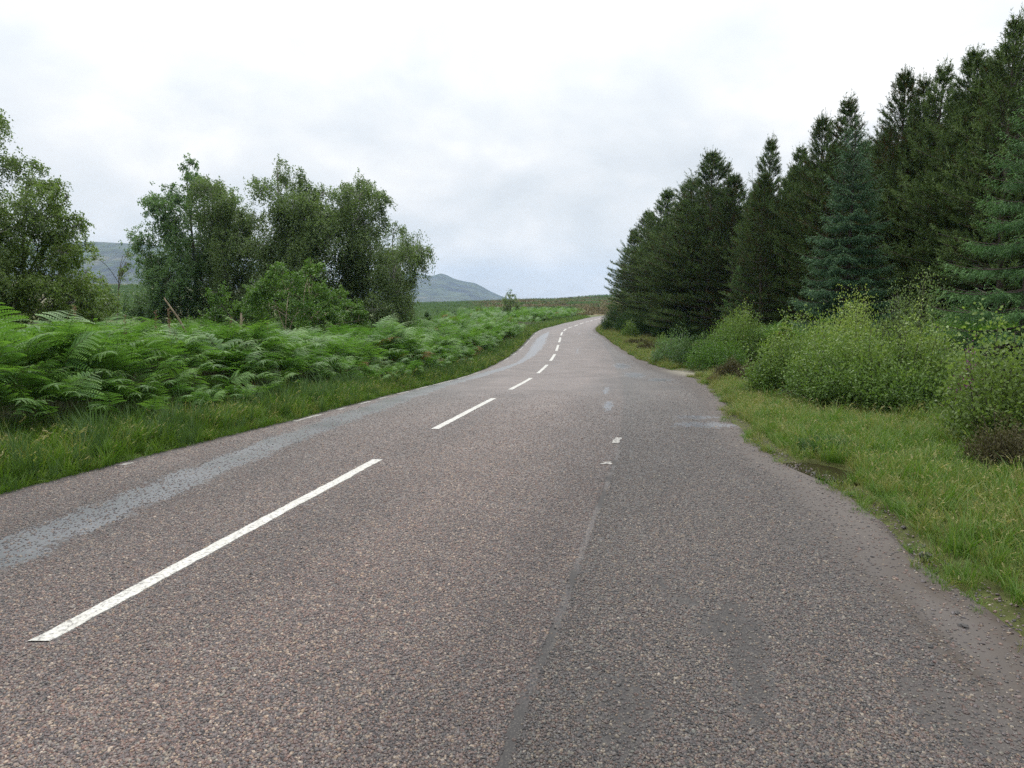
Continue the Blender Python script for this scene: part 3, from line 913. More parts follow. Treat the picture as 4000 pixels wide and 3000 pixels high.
def right_pick(x, y, q, rs):
    pt = fbm(x * 0.8, y * 0.8, 91, 3); dry = fbm(x * 0.35 + 5, y * 0.35, 93, 3)
    far = np.clip((y - 7) / 7, 0, 1)
    o = np.ones_like(x)
    P = np.stack([0.5 * (1 - far) + 0.4, 1.3 * np.clip(pt * 2 - 0.3, 0, 2) * (1 - 0.5 * far), 0.8 * np.clip(q * 3, 0, 1) * (1 - far * .4), 0.07 + 0.4 * np.clip((dry - 0.45) * 4, 0, 1) * np.clip(q * 2, 0, 1), 0.25 + 2.2 * far + 1.3 * np.clip((q - 0.35) * 3, 0, 1) * np.clip((dry - 0.40) * 5, 0, 1) + 0.8 * np.clip((dry - 0.45) * 4, 0, 1), 2.5 * np.clip(1 - q * 7, 0, 1), 0.9 * np.clip((q - 0.55) * 3, 0, 1) * np.clip((pt - 0.5) * 8, 0, 1)], -1)
    return choose(rs, P)


def no_puddle(x, y, u, rs):
    k = np.hypot((x - pud[0] - 0.02) / 0.33, (y - pud[1]) / 0.44) > 1.0
    u2 = u - right_edge(y)
    trk = (np.abs(y - 22.0) < 1.0) & (u2 < 2.2)
    return k & ((u2 > 0.10) | (rs.rand(len(x)) < np.clip(0.75 + u2 * 3, 0.0, 1) * (fbm(x * 3, y * 3, 95, 3) > 0.5))) & ~(trk & (rs.rand(len(x)) < 0.85))


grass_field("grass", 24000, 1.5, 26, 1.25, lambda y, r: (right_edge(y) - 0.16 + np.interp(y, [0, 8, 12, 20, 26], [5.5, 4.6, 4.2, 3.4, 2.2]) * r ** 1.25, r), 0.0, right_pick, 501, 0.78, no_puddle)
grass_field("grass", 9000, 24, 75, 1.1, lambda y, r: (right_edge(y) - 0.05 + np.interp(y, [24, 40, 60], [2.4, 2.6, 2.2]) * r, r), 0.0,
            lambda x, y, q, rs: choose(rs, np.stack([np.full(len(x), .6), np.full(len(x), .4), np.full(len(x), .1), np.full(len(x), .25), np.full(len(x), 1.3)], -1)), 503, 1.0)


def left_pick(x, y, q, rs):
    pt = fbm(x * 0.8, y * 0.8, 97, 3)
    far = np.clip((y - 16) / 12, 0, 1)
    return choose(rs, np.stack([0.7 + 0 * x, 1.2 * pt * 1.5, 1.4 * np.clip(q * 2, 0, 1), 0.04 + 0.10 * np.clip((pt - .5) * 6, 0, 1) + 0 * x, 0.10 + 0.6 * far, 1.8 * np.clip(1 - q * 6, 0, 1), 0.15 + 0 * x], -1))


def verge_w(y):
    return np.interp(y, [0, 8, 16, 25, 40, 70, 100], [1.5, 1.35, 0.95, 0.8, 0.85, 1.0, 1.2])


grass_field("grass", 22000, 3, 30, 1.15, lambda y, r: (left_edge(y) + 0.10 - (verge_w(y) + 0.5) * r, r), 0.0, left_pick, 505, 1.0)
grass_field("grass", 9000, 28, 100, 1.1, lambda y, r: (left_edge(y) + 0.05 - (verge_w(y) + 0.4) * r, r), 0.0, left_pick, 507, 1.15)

# ------------------------------------------------------------------ bracken
def pinna_mesh():
    b = MB(); n = 11
    rs = np.random.RandomState(4)
    xs = np.linspace(0.03, 0.93, n)
    for s in (-1, 1):
        w = 0.185 * (1 - xs) ** 0.70 * (0.75 + 0.5 * np.minimum(xs * 6, 1) * 0.5)
        P = np.stack([xs, 0 * xs, 0.10 * xs - 0.34 * xs ** 2], -1)
        D = np.stack([0.35 * w / 0.2 * 0.2 + 0.06, s * w, -0.18 * w], -1)
        ln = np.linalg.norm(D, axis=1)
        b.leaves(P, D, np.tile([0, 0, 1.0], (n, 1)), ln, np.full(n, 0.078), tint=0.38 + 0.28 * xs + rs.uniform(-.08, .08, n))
    b.add([[0, -0.006, 0.002], [0, 0.006, 0.002], [0.6, 0, -0.06]], tris=[(0, 1, 2)], tint=0.5)
    b.add([[0.90, -0.03, -0.19], [0.90, 0.03, -0.19], [1.02, 0, -0.26]], tris=[(0, 1, 2)], tint=0.9)
    return b.mesh("leaflet", M["bracken_leaf"])


PINNA = pinna_mesh()
_pv = np.empty(len(PINNA.vertices) * 3, np.float32); PINNA.vertices.foreach_get("co", _pv); _pv = _pv.reshape(-1, 3)
_pt = np.empty(len(PINNA.vertices), np.float32); PINNA.attributes["tint"].data.foreach_get("value", _pt)
_pq = [tuple(f.vertices) for f in PINNA.polygons]
_pquad = np.array([f for f in _pq if len(f) == 4]); _ptri = np.array([f for f in _pq if len(f) == 3])


def frond_layout(seed):
    """stalk path and the leaflets' matrices; the frond arches towards +X"""
    rs = np.random.RandomState(seed)
    hs = rs.uniform(0.78, 1.05); ln = rs.uniform(0.62, 0.80); tilt = rs.uniform(0.1, 0.45); bend = rs.uniform(1.35, 2.1)
    pts = [np.zeros(3)]; ang = R(90) - tilt * 0.3
    n = 22
    for k in range(n):
        s = (hs + ln) / n
        if k * s > hs * 0.75: ang -= bend * rs.uniform(0.8, 1.2) / (n * 0.58)
        pts.append(pts[-1] + s * np.array([math.cos(ang), 0.0, math.sin(ang)]))
    P = np.array(pts); cum = np.arange(n + 1) * (hs + ln) / n
    mats = []; pairs = 8
    for k in range(pairs):
        tt = k / (pairs - 1)
        s = hs + ln * (0.02 + 0.90 * tt ** 0.85)
        c = np.array([np.interp(s, cum, P[:, i]) for i in range(3)])
        c2 = np.array([np.interp(s + 0.03, cum, P[:, i]) for i in range(3)])
        d = c2 - c; d /= np.linalg.norm(d)
        nrm = np.cross(np.array([0, -1.0, 0]), d); nrm = nrm if nrm[2] > 0 else -nrm
        Lp = 0.46 * (1 - tt) ** 0.80 + 0.05
        for sd in (-1, 1):
            Lx = Lp * rs.uniform(0.88, 1.1)
            ax = d * (0.38 + 0.25 * tt) + np.array([0, sd, 0]) * 0.9 - nrm * rs.uniform(-0.05, 0.28)
            ax /= np.linalg.norm(ax)
            zz = nrm + np.array([0, -sd * 0.15, 0.5]); zz = zz - ax * (zz @ ax); zz /= np.linalg.norm(zz)
            yv_ = np.cross(zz, ax)
            m = np.eye(4); m[:3, 0] = ax * Lx; m[:3, 1] = yv_ * Lx * 1.02; m[:3, 2] = zz * Lx; m[:3, 3] = c
            mats.append(m)
    # the tip is one more leaflet
    c = np.array([np.interp(hs + ln * 0.90, cum, P[:, i]) for i in range(3)])
    d = P[-1] - c; d /= np.linalg.norm(d)
    nrm = np.cross(np.array([0, -1.0, 0]), d); nrm = nrm if nrm[2] > 0 else -nrm
    m = np.eye(4); m[:3, 0] = d * 0.16; m[:3, 2] = nrm * 0.16; m[:3, 1] = np.cross(nrm, d) * 0.16; m[:3, 3] = c
    mats.append(m)
    return P, mats


FR = []
for k in range(6):
    P, mats = frond_layout(40 + k)
    b = MB(); b.tube(P, np.linspace(0.007, 0.0018, len(P)), 4, tint=np.repeat(np.linspace(0.1, 0.9, len(P)), 4))
    st = b.mesh("stalk", M["bracken_stalk"])
    b2 = MB(); b2.tube(P, np.linspace(0.007, 0.0018, len(P)), 4, tint=0.5, mi=1)
    for m in mats:
        b2.add(_pv @ m[:3, :3].T + m[:3, 3], quads=_pquad, tris=_ptri, tint=_pt + 0.0)
    FR.append((st, mats, b2.mesh("frond", [M["bracken_leaf"], M["bracken_stalk"]])))

dm = foliage("dead_bracken", [(0.0, (0.09, 0.05, 0.018)), (1.0, (0.24, 0.14, 0.05))], 0.2, 0.7, 0.1)
BROWN = FR[2][2].copy(); BROWN.materials[0] = dm
rs = np.random.RandomState(77)
cand = []


def add_bracken(n, ylo, yhi, ypow, ulo, uhi, keepf=None, side=-1, hsc=1.0):
    y = ylo + (yhi - ylo) * rs.rand(n) ** ypow
    r = rs.rand(n)
    if side < 0:
        u = left_edge(y) - verge_w(y) + 0.25 * (fbm(y * 0.6, y * 0, 55, 3) - 0.5) * 4 - (ulo + (uhi - ulo) * r)
    else:
        u = right_edge(y) + ulo + (uhi - ulo) * r
    x = u + cx(y)
    k = np.ones(n, bool) if keepf is None else keepf(x, y, r)
    front = (left_edge(y) - verge_w(y) - u) if side < 0 else np.full(n, 1.0)
    for i in np.where(k)[0]:
        cand.append((x[i], y[i], front[i], side, hsc))


vis = lambda x, y, r: (x > -0.86 * y - 1.5)
add_bracken(1350, 4.5, 20, 1.0, 0.0, 7.0, vis)
add_bracken(380, 5.0, 22, 1.0, -0.35, 0.25, vis)
add_bracken(240, 5.0, 20, 1.0, 0.1, 0.9, vis)
add_bracken(2300, 18, 42, 1.0, 0.0, 16.0, vis)
add_bracken(500, 20, 45, 1.0, -0.1, 0.6, vis)
add_bracken(2600, 38, 105, 0.9, 0.0, 17.0, lambda x, y, r: (x > -0.30 * y) & (fbm(x * 0.06, y * 0.06, 57, 3) > 0.32 + 0.4 * r))
add_bracken(420, 14, 27, 1.0, 3.4, 6.2, lambda x, y, r: (x / y > 0.27), 1, 0.85)
cand = np.array(cand)
N_ = len(cand)
hvar = fbm(cand[:, 0] * 0.5, cand[:, 1] * 0.5, 59, 3)
bscale = cand[:, 4] * (0.80 + 0.45 * hvar) * rs.uniform(0.82, 1.15, N_) * np.interp(cand[:, 2], [-0.35, -0.05, 0.4, 1.0], [0.42, 0.55, 0.78, 1.0]) * np.interp(cand[:, 1], [0, 10, 22, 40, 60], [0.86, 0.86, 0.87, 0.85, 0.88])
# rows at the front arch out over the verge, the others every way
toward = np.where(cand[:, 3] < 0, R(-25), R(200))
brot = np.where(rs.rand(N_) < np.interp(cand[:, 2], [0, 1.5, 4], [0.9, 0.6, 0.25]), toward + rs.normal(0, 0.75, N_), rs.uniform(0, 6.28, N_))
bz = Z(cand[:, 0], cand[:, 1])
bk = rs.randint(0, 6, N_)
# how large each shows: size over distance, hidden ones further in count less
rank = np.argsort(-(bscale / cand[:, 1] * np.interp(cand[:, 2], [0, 1.0, 3.0, 8], [1.3, 1.0, 0.55, 0.4])))
inview = np.abs(cand[:, 0] / cand[:, 1]) < 0.74
order = [i for i in rank if inview[i]]
near_, mid_ = order[:64], order[64:300]
used = set(near_) | set(mid_)
GB = "bracken ferns along the verge"
LB = "green bracken fern arching at the front of the bank beside the grass verge"
for i in near_:
    st, mats, fm_ = FR[bk[i]]
    e = obj("bracken_fern", None, loc=(cand[i, 0], cand[i, 1], bz[i]), rot=(rs.normal(0, .16), rs.normal(0, .16), brot[i]), scale=float(bscale[i]))
    tag(e, LB, "fern", GB)
    obj("stalk", st, parent=e)
    for m in mats:
        c_ = bpy.data.objects.new("leaflet", PINNA)
        col.objects.link(c_); c_.parent = e
        c_.matrix_basis = Matrix(m.tolist())
for i in mid_:
    o = obj("bracken_fern", FR[bk[i]][2], loc=(cand[i, 0], cand[i, 1], bz[i]), rot=(rs.normal(0, .16), rs.normal(0, .16), brot[i]), scale=float(bscale[i]))
    tag(o, LB, "fern", GB)
rest = np.array([i for i in range(N_) if i not in used])
scatter("bracken", np.stack([cand[rest, 0], cand[rest, 1], bz[rest]], -1), np.stack([rs.normal(0, .18, len(rest)), rs.normal(0, .18, len(rest)), brot[rest]], -1), bscale[rest], np.where(rs.rand(len(rest)) < 0.014, 6, bk[rest]), [f[2] for f in FR] + [BROWN], "bracken_frond")

# ------------------------------------------------------------------ broadleaved trees
def unit(v):
    return v / (np.linalg.norm(v, axis=-1, keepdims=True) + 1e-9)


def broadleaf(seed, d, base_px, blobs, leaf, lai, leaf_mat, bark_mat, trunk_r, depth=0.75, hang=0.55, stems=1, tint_bias=0.0, ground_drop=0.0):
    """a tree at depth d whose crown is built from boughs; blobs (px, row, half width, half height) give the boughs' places as photographed"""
    rs = np.random.RandomState(seed)
    bx = W(base_px, 1300, d)[0]
    gz = float(Z(np.array(bx), np.array(float(d)))) - ground_drop
    base = np.array([bx, d, gz])
    crown, wood = MB(), MB()
    mpp = d / 2774.0
    cs = []
    for (px, row, rx, rz) in blobs:
        c = W(px, row, d)
        gr = 1.04 if rx > 30 else 1.0
        rx_, rz_ = rx * mpp * gr, rz * mpp * gr
        ry_ = 0.5 * (rx_ + rz_)
        hw = max(abs(px - base_px) * mpp, 0.1)
        dy = rs.uniform(-1, 1) * depth * max(1.0, 1.8 - 0.5 * abs(c[0] - bx))
        cs.append((c + [0, dy, 0] - base, np.array([rx_, ry_, rz_])))
        if rx > 55 and rs.rand() < 0.75:     # boughs on the far side too
            cs.append((c + [rs.normal(0, .3), -dy * 1.2 + (0.8 if dy < 0 else -0.8), rs.normal(0, .2)] - base, np.array([rx_, ry_, rz_]) * 0.9))
    zmax = max(c[2] + r[2] for c, r in cs)
    top = max(cs, key=lambda q: q[0][2] + q[1][2])[0]
    trunks = []
    for s in range(stems):
        tgt = top if s == 0 else cs[rs.randint(len(cs))][0] * [0.7, 0.7, 1.0]
        n = 12; tt = np.linspace(0, 1, n)
        o0 = np.array([rs.normal(0, .25), rs.normal(0, .25), -0.1]) * (stems > 1)
        P = o0 + np.outer(tt, tgt - o0) + np.stack([0.25 * np.sin(tt * 5 + s) * tt, 0.2 * np.cos(tt * 4 + s) * tt, 0 * tt], -1) * 0.6
        P[:, :2] -= np.outer(tt * (1 - tt), (tgt - o0)[:2]) * 0.9
        wood.tube(P, 0.7 * trunk_r * (1 - 0.93 * tt) * (1 if s == 0 else 0.75) + 0.008, 7)
        trunks.append(P)
    for c, r in cs:
        P0 = trunks[rs.randint(len(trunks))]
        zz = np.clip(c[2] - 0.55 * np.hypot(c[0], c[1]) - 0.3, 0.3, zmax * 0.9)
        k = np.argmin(np.abs(P0[:, 2] - zz)); a = P0[k]
        tt = np.linspace(0, 1, 7)
        Bp = a + np.outer(tt, c - a) + np.outer(np.sin(tt * math.pi) * 0.12 * np.linalg.norm(c - a), [0, 0, 1.0])
        wood.tube(Bp, 0.008 + 0.24 * trunk_r * (1 - k / len(P0)) * (1 - 0.85 * tt), 5)
        area = math.pi * r[0] * r[2]
        nleaf = int(area * lai / (leaf * leaf * 0.30))
        nst = max(6, nleaf // 14)
        # twigs gather in sprays, so that the crown has lumps and gaps
        nc = max(5, int(area * 5))
        cc = rs.normal(size=(nc, 3)); cc = unit(cc) * (rs.uniform(0.35, 1.0, nc) ** 0.6)[:, None]
        ci = rs.randint(0, nc, nst)
        S0 = cc[ci] + rs.normal(0, 0.25, (nst, 3))
        S0 = S0 * r * 0.95 + c
        for q in range(min(nc, 12)):
            e = cc[q] * r * 0.95 + c
            wood.tube(np.array([c + (e - c) * 0.1, (c + e) / 2 + [0, 0, 0.06], e]), [0.012, 0.008, 0.004], 3)
        out_ = unit(S0 - c) * 0.5 + rs.normal(0, 0.5, (nst, 3)); out_[:, 2] *= 0.5
        slen = rs.uniform(0.25, 1.0, nst) * (hang + 0.15)
        m = 14
        tt = np.linspace(0, 1, m)[None, :, None]
        dirn = unit(out_)
        Pp = S0[:, None, :] + dirn[:, None, :] * (tt * 0.45 * slen[:, None, None]) + np.array([0, 0, -1.0]) * (tt ** 1.5) * slen[:, None, None] * hang * 1.3
        Pp = Pp + rs.normal(0, leaf * 0.45, Pp.shape)
        Pl = Pp.reshape(-1, 3)
        nl = len(Pl)
        D = rs.normal(size=(nl, 3)) + np.array([0, 0, -0.5])
        Nn = rs.normal(size=(nl, 3)) * 0.5 + np.array([0, 0, 1.0])
        spray = rs.uniform(-0.22, 0.22, nc)
        tint = np.clip(0.46 + tint_bias + np.repeat(spray[ci], m) + rs.normal(0, 0.10, nl), 0, 1)
        crown.leaves(Pl, D, Nn, leaf * rs.uniform(0.75, 1.3, nl), leaf * 0.62, tint=tint)
    return base, crown.mesh("crown", leaf_mat), wood.mesh("trunk", bark_mat)


def plant_tree(name, label, cat, group, **kw):
    base, cr, wd = broadleaf(**kw)
    return thing(name, [("crown", cr), ("trunk", wd)], label, cat, base, group=group)


GT = "broadleaved trees behind the bracken"
BL, AL, YL = M["birch_leaf"], M["alder_leaf"], M["birch_leaf_yellow"]
plant_tree("alder_tree", "tall pointed dark green tree, peak of the left half of the big clump", "tree", GT, seed=1, d=35.0, base_px=770,
           blobs=[(750, 652, 24, 36), (738, 715, 50, 50), (690, 785, 62, 55), (785, 755, 70, 60), (655, 870, 70, 60), (745, 860, 90, 80), (610, 960, 68, 68), (690, 990, 90, 80), (790, 980, 90, 90), (575, 1060, 55, 60), (650, 1100, 90, 80), (760, 1110, 90, 90), (585, 1180, 70, 70), (700, 1220, 100, 70), (820, 1200, 90, 80)],
           leaf=0.10, lai=3.6, leaf_mat=AL, bark_mat=M["grey_bark"], trunk_r=0.15, hang=0.30)
plant_tree("birch_tree", "olive green birch leaning against the pointed tree, right of its peak", "tree", GT, seed=2, d=34.0, base_px=900,
           blobs=[(840, 730, 45, 40), (865, 775, 60, 55), (915, 790, 42, 48), (870, 860, 80, 70), (950, 850, 40, 45), (930, 920, 65, 70), (860, 970, 80, 80), (985, 900, 35, 60), (960, 1010, 60, 80), (880, 1080, 80, 80), (940, 1150, 70, 90), (870, 1220, 80, 60)],
           leaf=0.088, lai=3.4, leaf_mat=BL, bark_mat=M["birch_bark"], trunk_r=0.10, hang=0.65)
plant_tree("birch_tree", "tall birch with a ragged top spire and a clump sticking out at its side", "tree", GT, seed=3, d=33.0, base_px=1110,
           blobs=[(1094, 632, 20, 30), (1076, 685, 34, 36), (1020, 730, 20, 30), (1140, 695, 46, 42), (1200, 722, 50, 45), (1250, 752, 48, 45), (1085, 780, 65, 60), (1165, 810, 85, 75), (1245, 840, 75, 75), (1085, 880, 75, 75), (1010, 860, 32, 42), (1160, 930, 95, 85), (1050, 970, 70, 75), (1260, 950, 85, 85), (1120, 1050, 90, 80), (1040, 1080, 60, 80), (1230, 1060, 90, 90), (1000, 1180, 60, 80), (1130, 1180, 100, 90)],
           leaf=0.09, lai=3.3, leaf_mat=BL, bark_mat=M["birch_bark"], trunk_r=0.14, hang=0.65)
plant_tree("birch_tree", "rounded tall birch with a broad flat top, beside the ragged spire", "tree", GT, seed=4, d=34.5, base_px=1400,
           blobs=[(1375, 705, 55, 26), (1425, 712, 36, 36), (1330, 735, 42, 36), (1395, 775, 70, 55), (1475, 785, 46, 48), (1335, 820, 65, 65), (1490, 850, 38, 50), (1420, 870, 75, 70), (1340, 930, 85, 85), (1440, 970, 85, 85), (1390, 1070, 95, 90), (1470, 1120, 80, 80), (1350, 1180, 90, 80), (1450, 1220, 90, 70)],
           leaf=0.09, lai=3.3, leaf_mat=BL, bark_mat=M["birch_bark"], trunk_r=0.13, hang=0.6, stems=2)
plant_tree("birch_tree", "drooping grey green birch at the clump's end, nearest the mountain", "tree", GT, seed=5, d=33.0, base_px=1530,
           blobs=[(1560, 898, 34, 28), (1612, 945, 52, 42), (1655, 975, 34, 36), (1560, 985, 60, 55), (1632, 1020, 38, 40), (1530, 1060, 65, 70), (1590, 1075, 35, 45), (1560, 1135, 50, 55), (1530, 1200, 65, 65), (1580, 1220, 32, 45), (1520, 1265, 70, 45), (1575, 1270, 30, 35)],
           leaf=0.085, lai=3.5, leaf_mat=BL, bark_mat=M["birch_bark"], trunk_r=0.11, hang=0.7)
plant_tree("willow_tree", "bright green willow with grey twigs, low in front of the clump", "tree", GT, seed=6, d=27.0, base_px=1180,
           blobs=[(1185, 1035, 22, 30), (1120, 1070, 45, 40), (1200, 1080, 55, 45), (1060, 1120, 45, 45), (1150, 1140, 80, 60), (1250, 1150, 60, 60), (1050, 1200, 60, 60), (1140, 1220, 90, 60), (1250, 1230, 90, 60), (1340, 1220, 60, 50), (1390, 1255, 45, 40)],
           leaf=0.08, lai=3.0, leaf_mat=M["bright_leaf"], bark_mat=M["dead_wood"], trunk_r=0.06, hang=0.15, stems=4)
plant_tree("willow_bush", "small bright green bush below the pointed tree", "bush", GT, seed=7, d=28.0, base_px=900,
           blobs=[(890, 1140, 35, 40), (930, 1190, 50, 50), (860, 1210, 50, 45), (970, 1230, 50, 45), (900, 1260, 80, 40), (820, 1260, 40, 35)],
           leaf=0.08, lai=3.0, leaf_mat=M["bright_leaf"], bark_mat=M["grey_bark"], trunk_r=0.04, hang=0.15, stems=3, tint_bias=-0.08)
GE = "trees at the photo's left edge"
plant_tree("birch_tree", "broad yellowish green birch cut by the photo's left edge", "tree", GE, seed=8, d=20.0, base_px=40,
           blobs=[(62, 640, 34, 30), (108, 695, 46, 34), (40, 710, 60, 50), (152, 752, 46, 36), (238, 745, 18, 32), (258, 770, 22, 18), (208, 790, 46, 32), (100, 810, 85, 60), (205, 860, 75, 42), (288, 865, 55, 32), (335, 885, 32, 26), (20, 880, 85, 75), (120, 930, 105, 75), (230, 950, 85, 60), (310, 990, 55, 50), (350, 960, 24, 26), (60, 1040, 110, 85), (180, 1060, 110, 80), (290, 1090, 80, 70), (100, 1150, 120, 80), (230, 1170, 100, 70), (330, 1180, 60, 50), (-60, 830, 100, 130), (-90, 1050, 120, 120), (20, 1210, 100, 60), (110, 1235, 110, 55), (240, 1245, 90, 45), (335, 1240, 50, 40), (-60, 1210, 110, 70)],
           leaf=0.066, lai=3.3, leaf_mat=YL, bark_mat=M["grey_bark"], trunk_r=0.12, hang=0.35, stems=2)
plant_tree("birch_tree", "taller birch of which only one bough enters at the left edge", "tree", GE, seed=9, d=17.0, base_px=-190,
           blobs=[(-14, 500, 28, 55), (-50, 450, 45, 60), (-8, 545, 20, 24), (-90, 560, 70, 80), (-170, 420, 80, 100), (-180, 650, 120, 120), (-200, 850, 130, 130), (-160, 1050, 120, 130)],
           leaf=0.06, lai=2.4, leaf_mat=BL, bark_mat=M["birch_bark"], trunk_r=0.11, hang=0.5)
plant_tree("rowan_sapling", "thin sapling with a bare stem before the blue hill", "tree", GT, seed=10, d=27.0, base_px=442,
           blobs=[(465, 988, 12, 20), (440, 1015, 26, 18), (470, 1030, 18, 20), (450, 1060, 28, 22), (478, 1070, 14, 16), (430, 1090, 20, 14)],
           leaf=0.065, lai=1.9, leaf_mat=YL, bark_mat=M["grey_bark"], trunk_r=0.035, hang=0.2)
plant_tree("rowan_sapling", "low leafy sapling between the left edge birch and the thin sapling", "tree", GT, seed=11, d=25.0, base_px=385,
           blobs=[(390, 1070, 26, 26), (370, 1110, 34, 32), (410, 1120, 30, 30), (380, 1170, 44, 40), (420, 1200, 40, 40)],
           leaf=0.065, lai=1.8, leaf_mat=YL, bark_mat=M["grey_bark"], trunk_r=0.03, hang=0.2, stems=2)
plant_tree("birch_bush", "lone grey green birch bush on the moor beside the far bend", "bush", None, seed=12, d=74.0, base_px=1995,
           blobs=[(1994, 1142, 8, 9), (1978, 1150, 9, 10), (2010, 1152, 8, 10), (1990, 1170, 24, 18), (2008, 1180, 22, 22), (1975, 1190, 18, 20), (1995, 1208, 32, 20), (2018, 1205, 16, 18), (1970, 1212, 16, 16)],
           leaf=0.12, lai=2.2, leaf_mat=BL, bark_mat=M["grey_bark"], trunk_r=0.06, hang=0.35, stems=3, tint_bias=0.1)

# ------------------------------------------------------------------ conifers
def brushes(b, P, D, ln, k, nl, wd, rs, tint, spread=0.8):
    """shoots clothed in needles: P base, D direction"""
    n = len(P)
    t_ = rs.rand(n, k)
    Q = P[:, None, :] + D[:, None, :] * (t_ * ln[:, None])[..., None]
    rad = rs.normal(size=(n, k, 3)); rad = unit(rad)
    dd = D[:, None, :] * 0.75 + rad * spread
    b.needles(Q.reshape(-1, 3), dd.reshape(-1, 3), nl * rs.uniform(0.7, 1.2, n * k), wd, rs, tint=np.clip(np.repeat(tint, k) + rs.normal(0, .06, n * k), 0, 1))


def pine(seed, h, r, dens=1.0, low=0.03, mat=None, forks=0, brown=0.16, nl=0.10):
    rs = np.random.RandomState(seed)
    cr, wd = MB(), MB()
    tops = [(np.array([0, 0, 0.0]), h, 1.0)]
    tt = np.linspace(0, 1, 12)
    wob = np.stack([np.cumsum(rs.normal(0, .03, 12)), np.cumsum(rs.normal(0, .03, 12)), 0 * tt], -1)
    T = np.outer(tt, [0, 0, h * 0.985]) + wob
    wd.tube(T, 0.10 * (h / 9) * (1 - 0.95 * tt) + 0.008, 7)
    P, D, Ls, Tn = [], [], [], []
    CP, CL = [], []
    zw = low * h + 0.25
    while zw < h * 0.985:
        f = zw / h
        prof = min(1.0, (1 - f) * 1.9)
        nb = rs.randint(5, 8)
        a0 = rs.uniform(0, 6.28)
        c = np.array([np.interp(zw, T[:, 2], T[:, i]) for i in range(3)])
        for k in range(nb):
            a = a0 + k * 6.283 / nb + rs.normal(0, .2)
            ln = r * prof * rs.uniform(0.65, 1.12)
            if rs.rand() < 0.08: ln *= 1.25
            hd = np.array([math.cos(a), math.sin(a), 0])
            up = np.interp(f, [0, 0.5, 0.85, 1], [0.10, 0.35, 0.85, 1.6]) * rs.uniform(0.7, 1.3)
            s = np.linspace(0, 1, 6)
            B = c + np.outer(s * ln, hd) + np.outer(ln * up * (0.35 * s + 0.65 * s ** 2), [0, 0, 1.0])
            wd.tube(B, 0.022 * (1 - f) * (1 - 0.8 * s) + 0.006, 4)
            m = max(5, int((10 + 26 * ln / 1.5) * dens))
            q = rs.uniform(0.22, 1.0, m) ** 0.75
            base = np.stack([np.interp(q, s, B[:, i]) for i in range(3)], -1)
            side = np.cross(hd, [0, 0, 1.0])
            off = rs.normal(0, 0.30, m) * (0.3 + 0.7 * ln) * (1.1 - 0.6 * q)
            d = hd * rs.uniform(0.3, 1.0, (m, 1)) + side * np.sign(off)[:, None] * rs.uniform(0.1, 0.8, (m, 1)) + np.array([0, 0, 1.0]) * (0.25 + 0.55 * f + rs.uniform(0, .45, (m, 1)))
            P.append(base + side * off[:, None] + np.array([0, 0, 1.0]) * np.abs(off)[:, None] * 0.15)
            D.append(unit(d)); Ls.append(rs.uniform(0.16, 0.36, m) * (1.0 - 0.35 * max(0, f - 0.6)))
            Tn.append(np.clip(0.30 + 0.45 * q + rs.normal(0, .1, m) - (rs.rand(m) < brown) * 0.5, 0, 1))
            if f > 0.45 and rs.rand() < 0.75:
                CP.append(B[-1] - [0, 0, 0.05]); CL.append(rs.uniform(0.30, 0.62))
            # the branch's own leader
            P.append(B[-1:]); D.append(unit(B[-1:] - B[-2:-1] + [0, 0, 0.25 * ln])); Ls.append(np.array([rs.uniform(0.3, 0.5)])); Tn.append(np.array([0.8]))
        zw += rs.uniform(0.26, 0.46) * (1.15 - 0.35 * f)
    # candles at the top
    for k in range(2 + forks * 2):
        a = rs.uniform(0, 6.28); rr_ = rs.uniform(0.05, 0.16) * (1 + forks)
        CP.append(T[-1] + [math.cos(a) * rr_, math.sin(a) * rr_, -rs.uniform(0.3, 0.9)]); CL.append(rs.uniform(0.5, 0.8)); continue
        P.append((T[-1] + [math.cos(a) * rr_, math.sin(a) * rr_, -rs.uniform(0.0, 0.6) - 0.3])[None]); D.append(unit(np.array([[math.cos(a) * .3, math.sin(a) * .3, 1.0]]))); Ls.append(np.array([rs.uniform(0.4, 0.65)])); Tn.append(np.array([0.75]))
    CP.append(T[-1] - [0, 0, 0.45]); CL.append(1.0)
    P, D, Ls, Tn = np.vstack(P), np.vstack(D), np.concatenate(Ls), np.concatenate(Tn)
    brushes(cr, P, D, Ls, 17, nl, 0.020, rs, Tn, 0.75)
    if CP:
        CPa, CLa = np.vstack(CP), np.array(CL)
        CD = unit(np.tile([0, 0, 1.0], (len(CPa), 1)) + rs.normal(0, 0.10, (len(CPa), 3)))
        brushes(cr, CPa, CD, CLa, 22, 0.065, 0.017, rs, np.full(len(CPa), 0.72), 0.42)
    return cr.mesh("crown", mat or M["pine_needle"]), wd.mesh("trunk", M["pine_bark"])


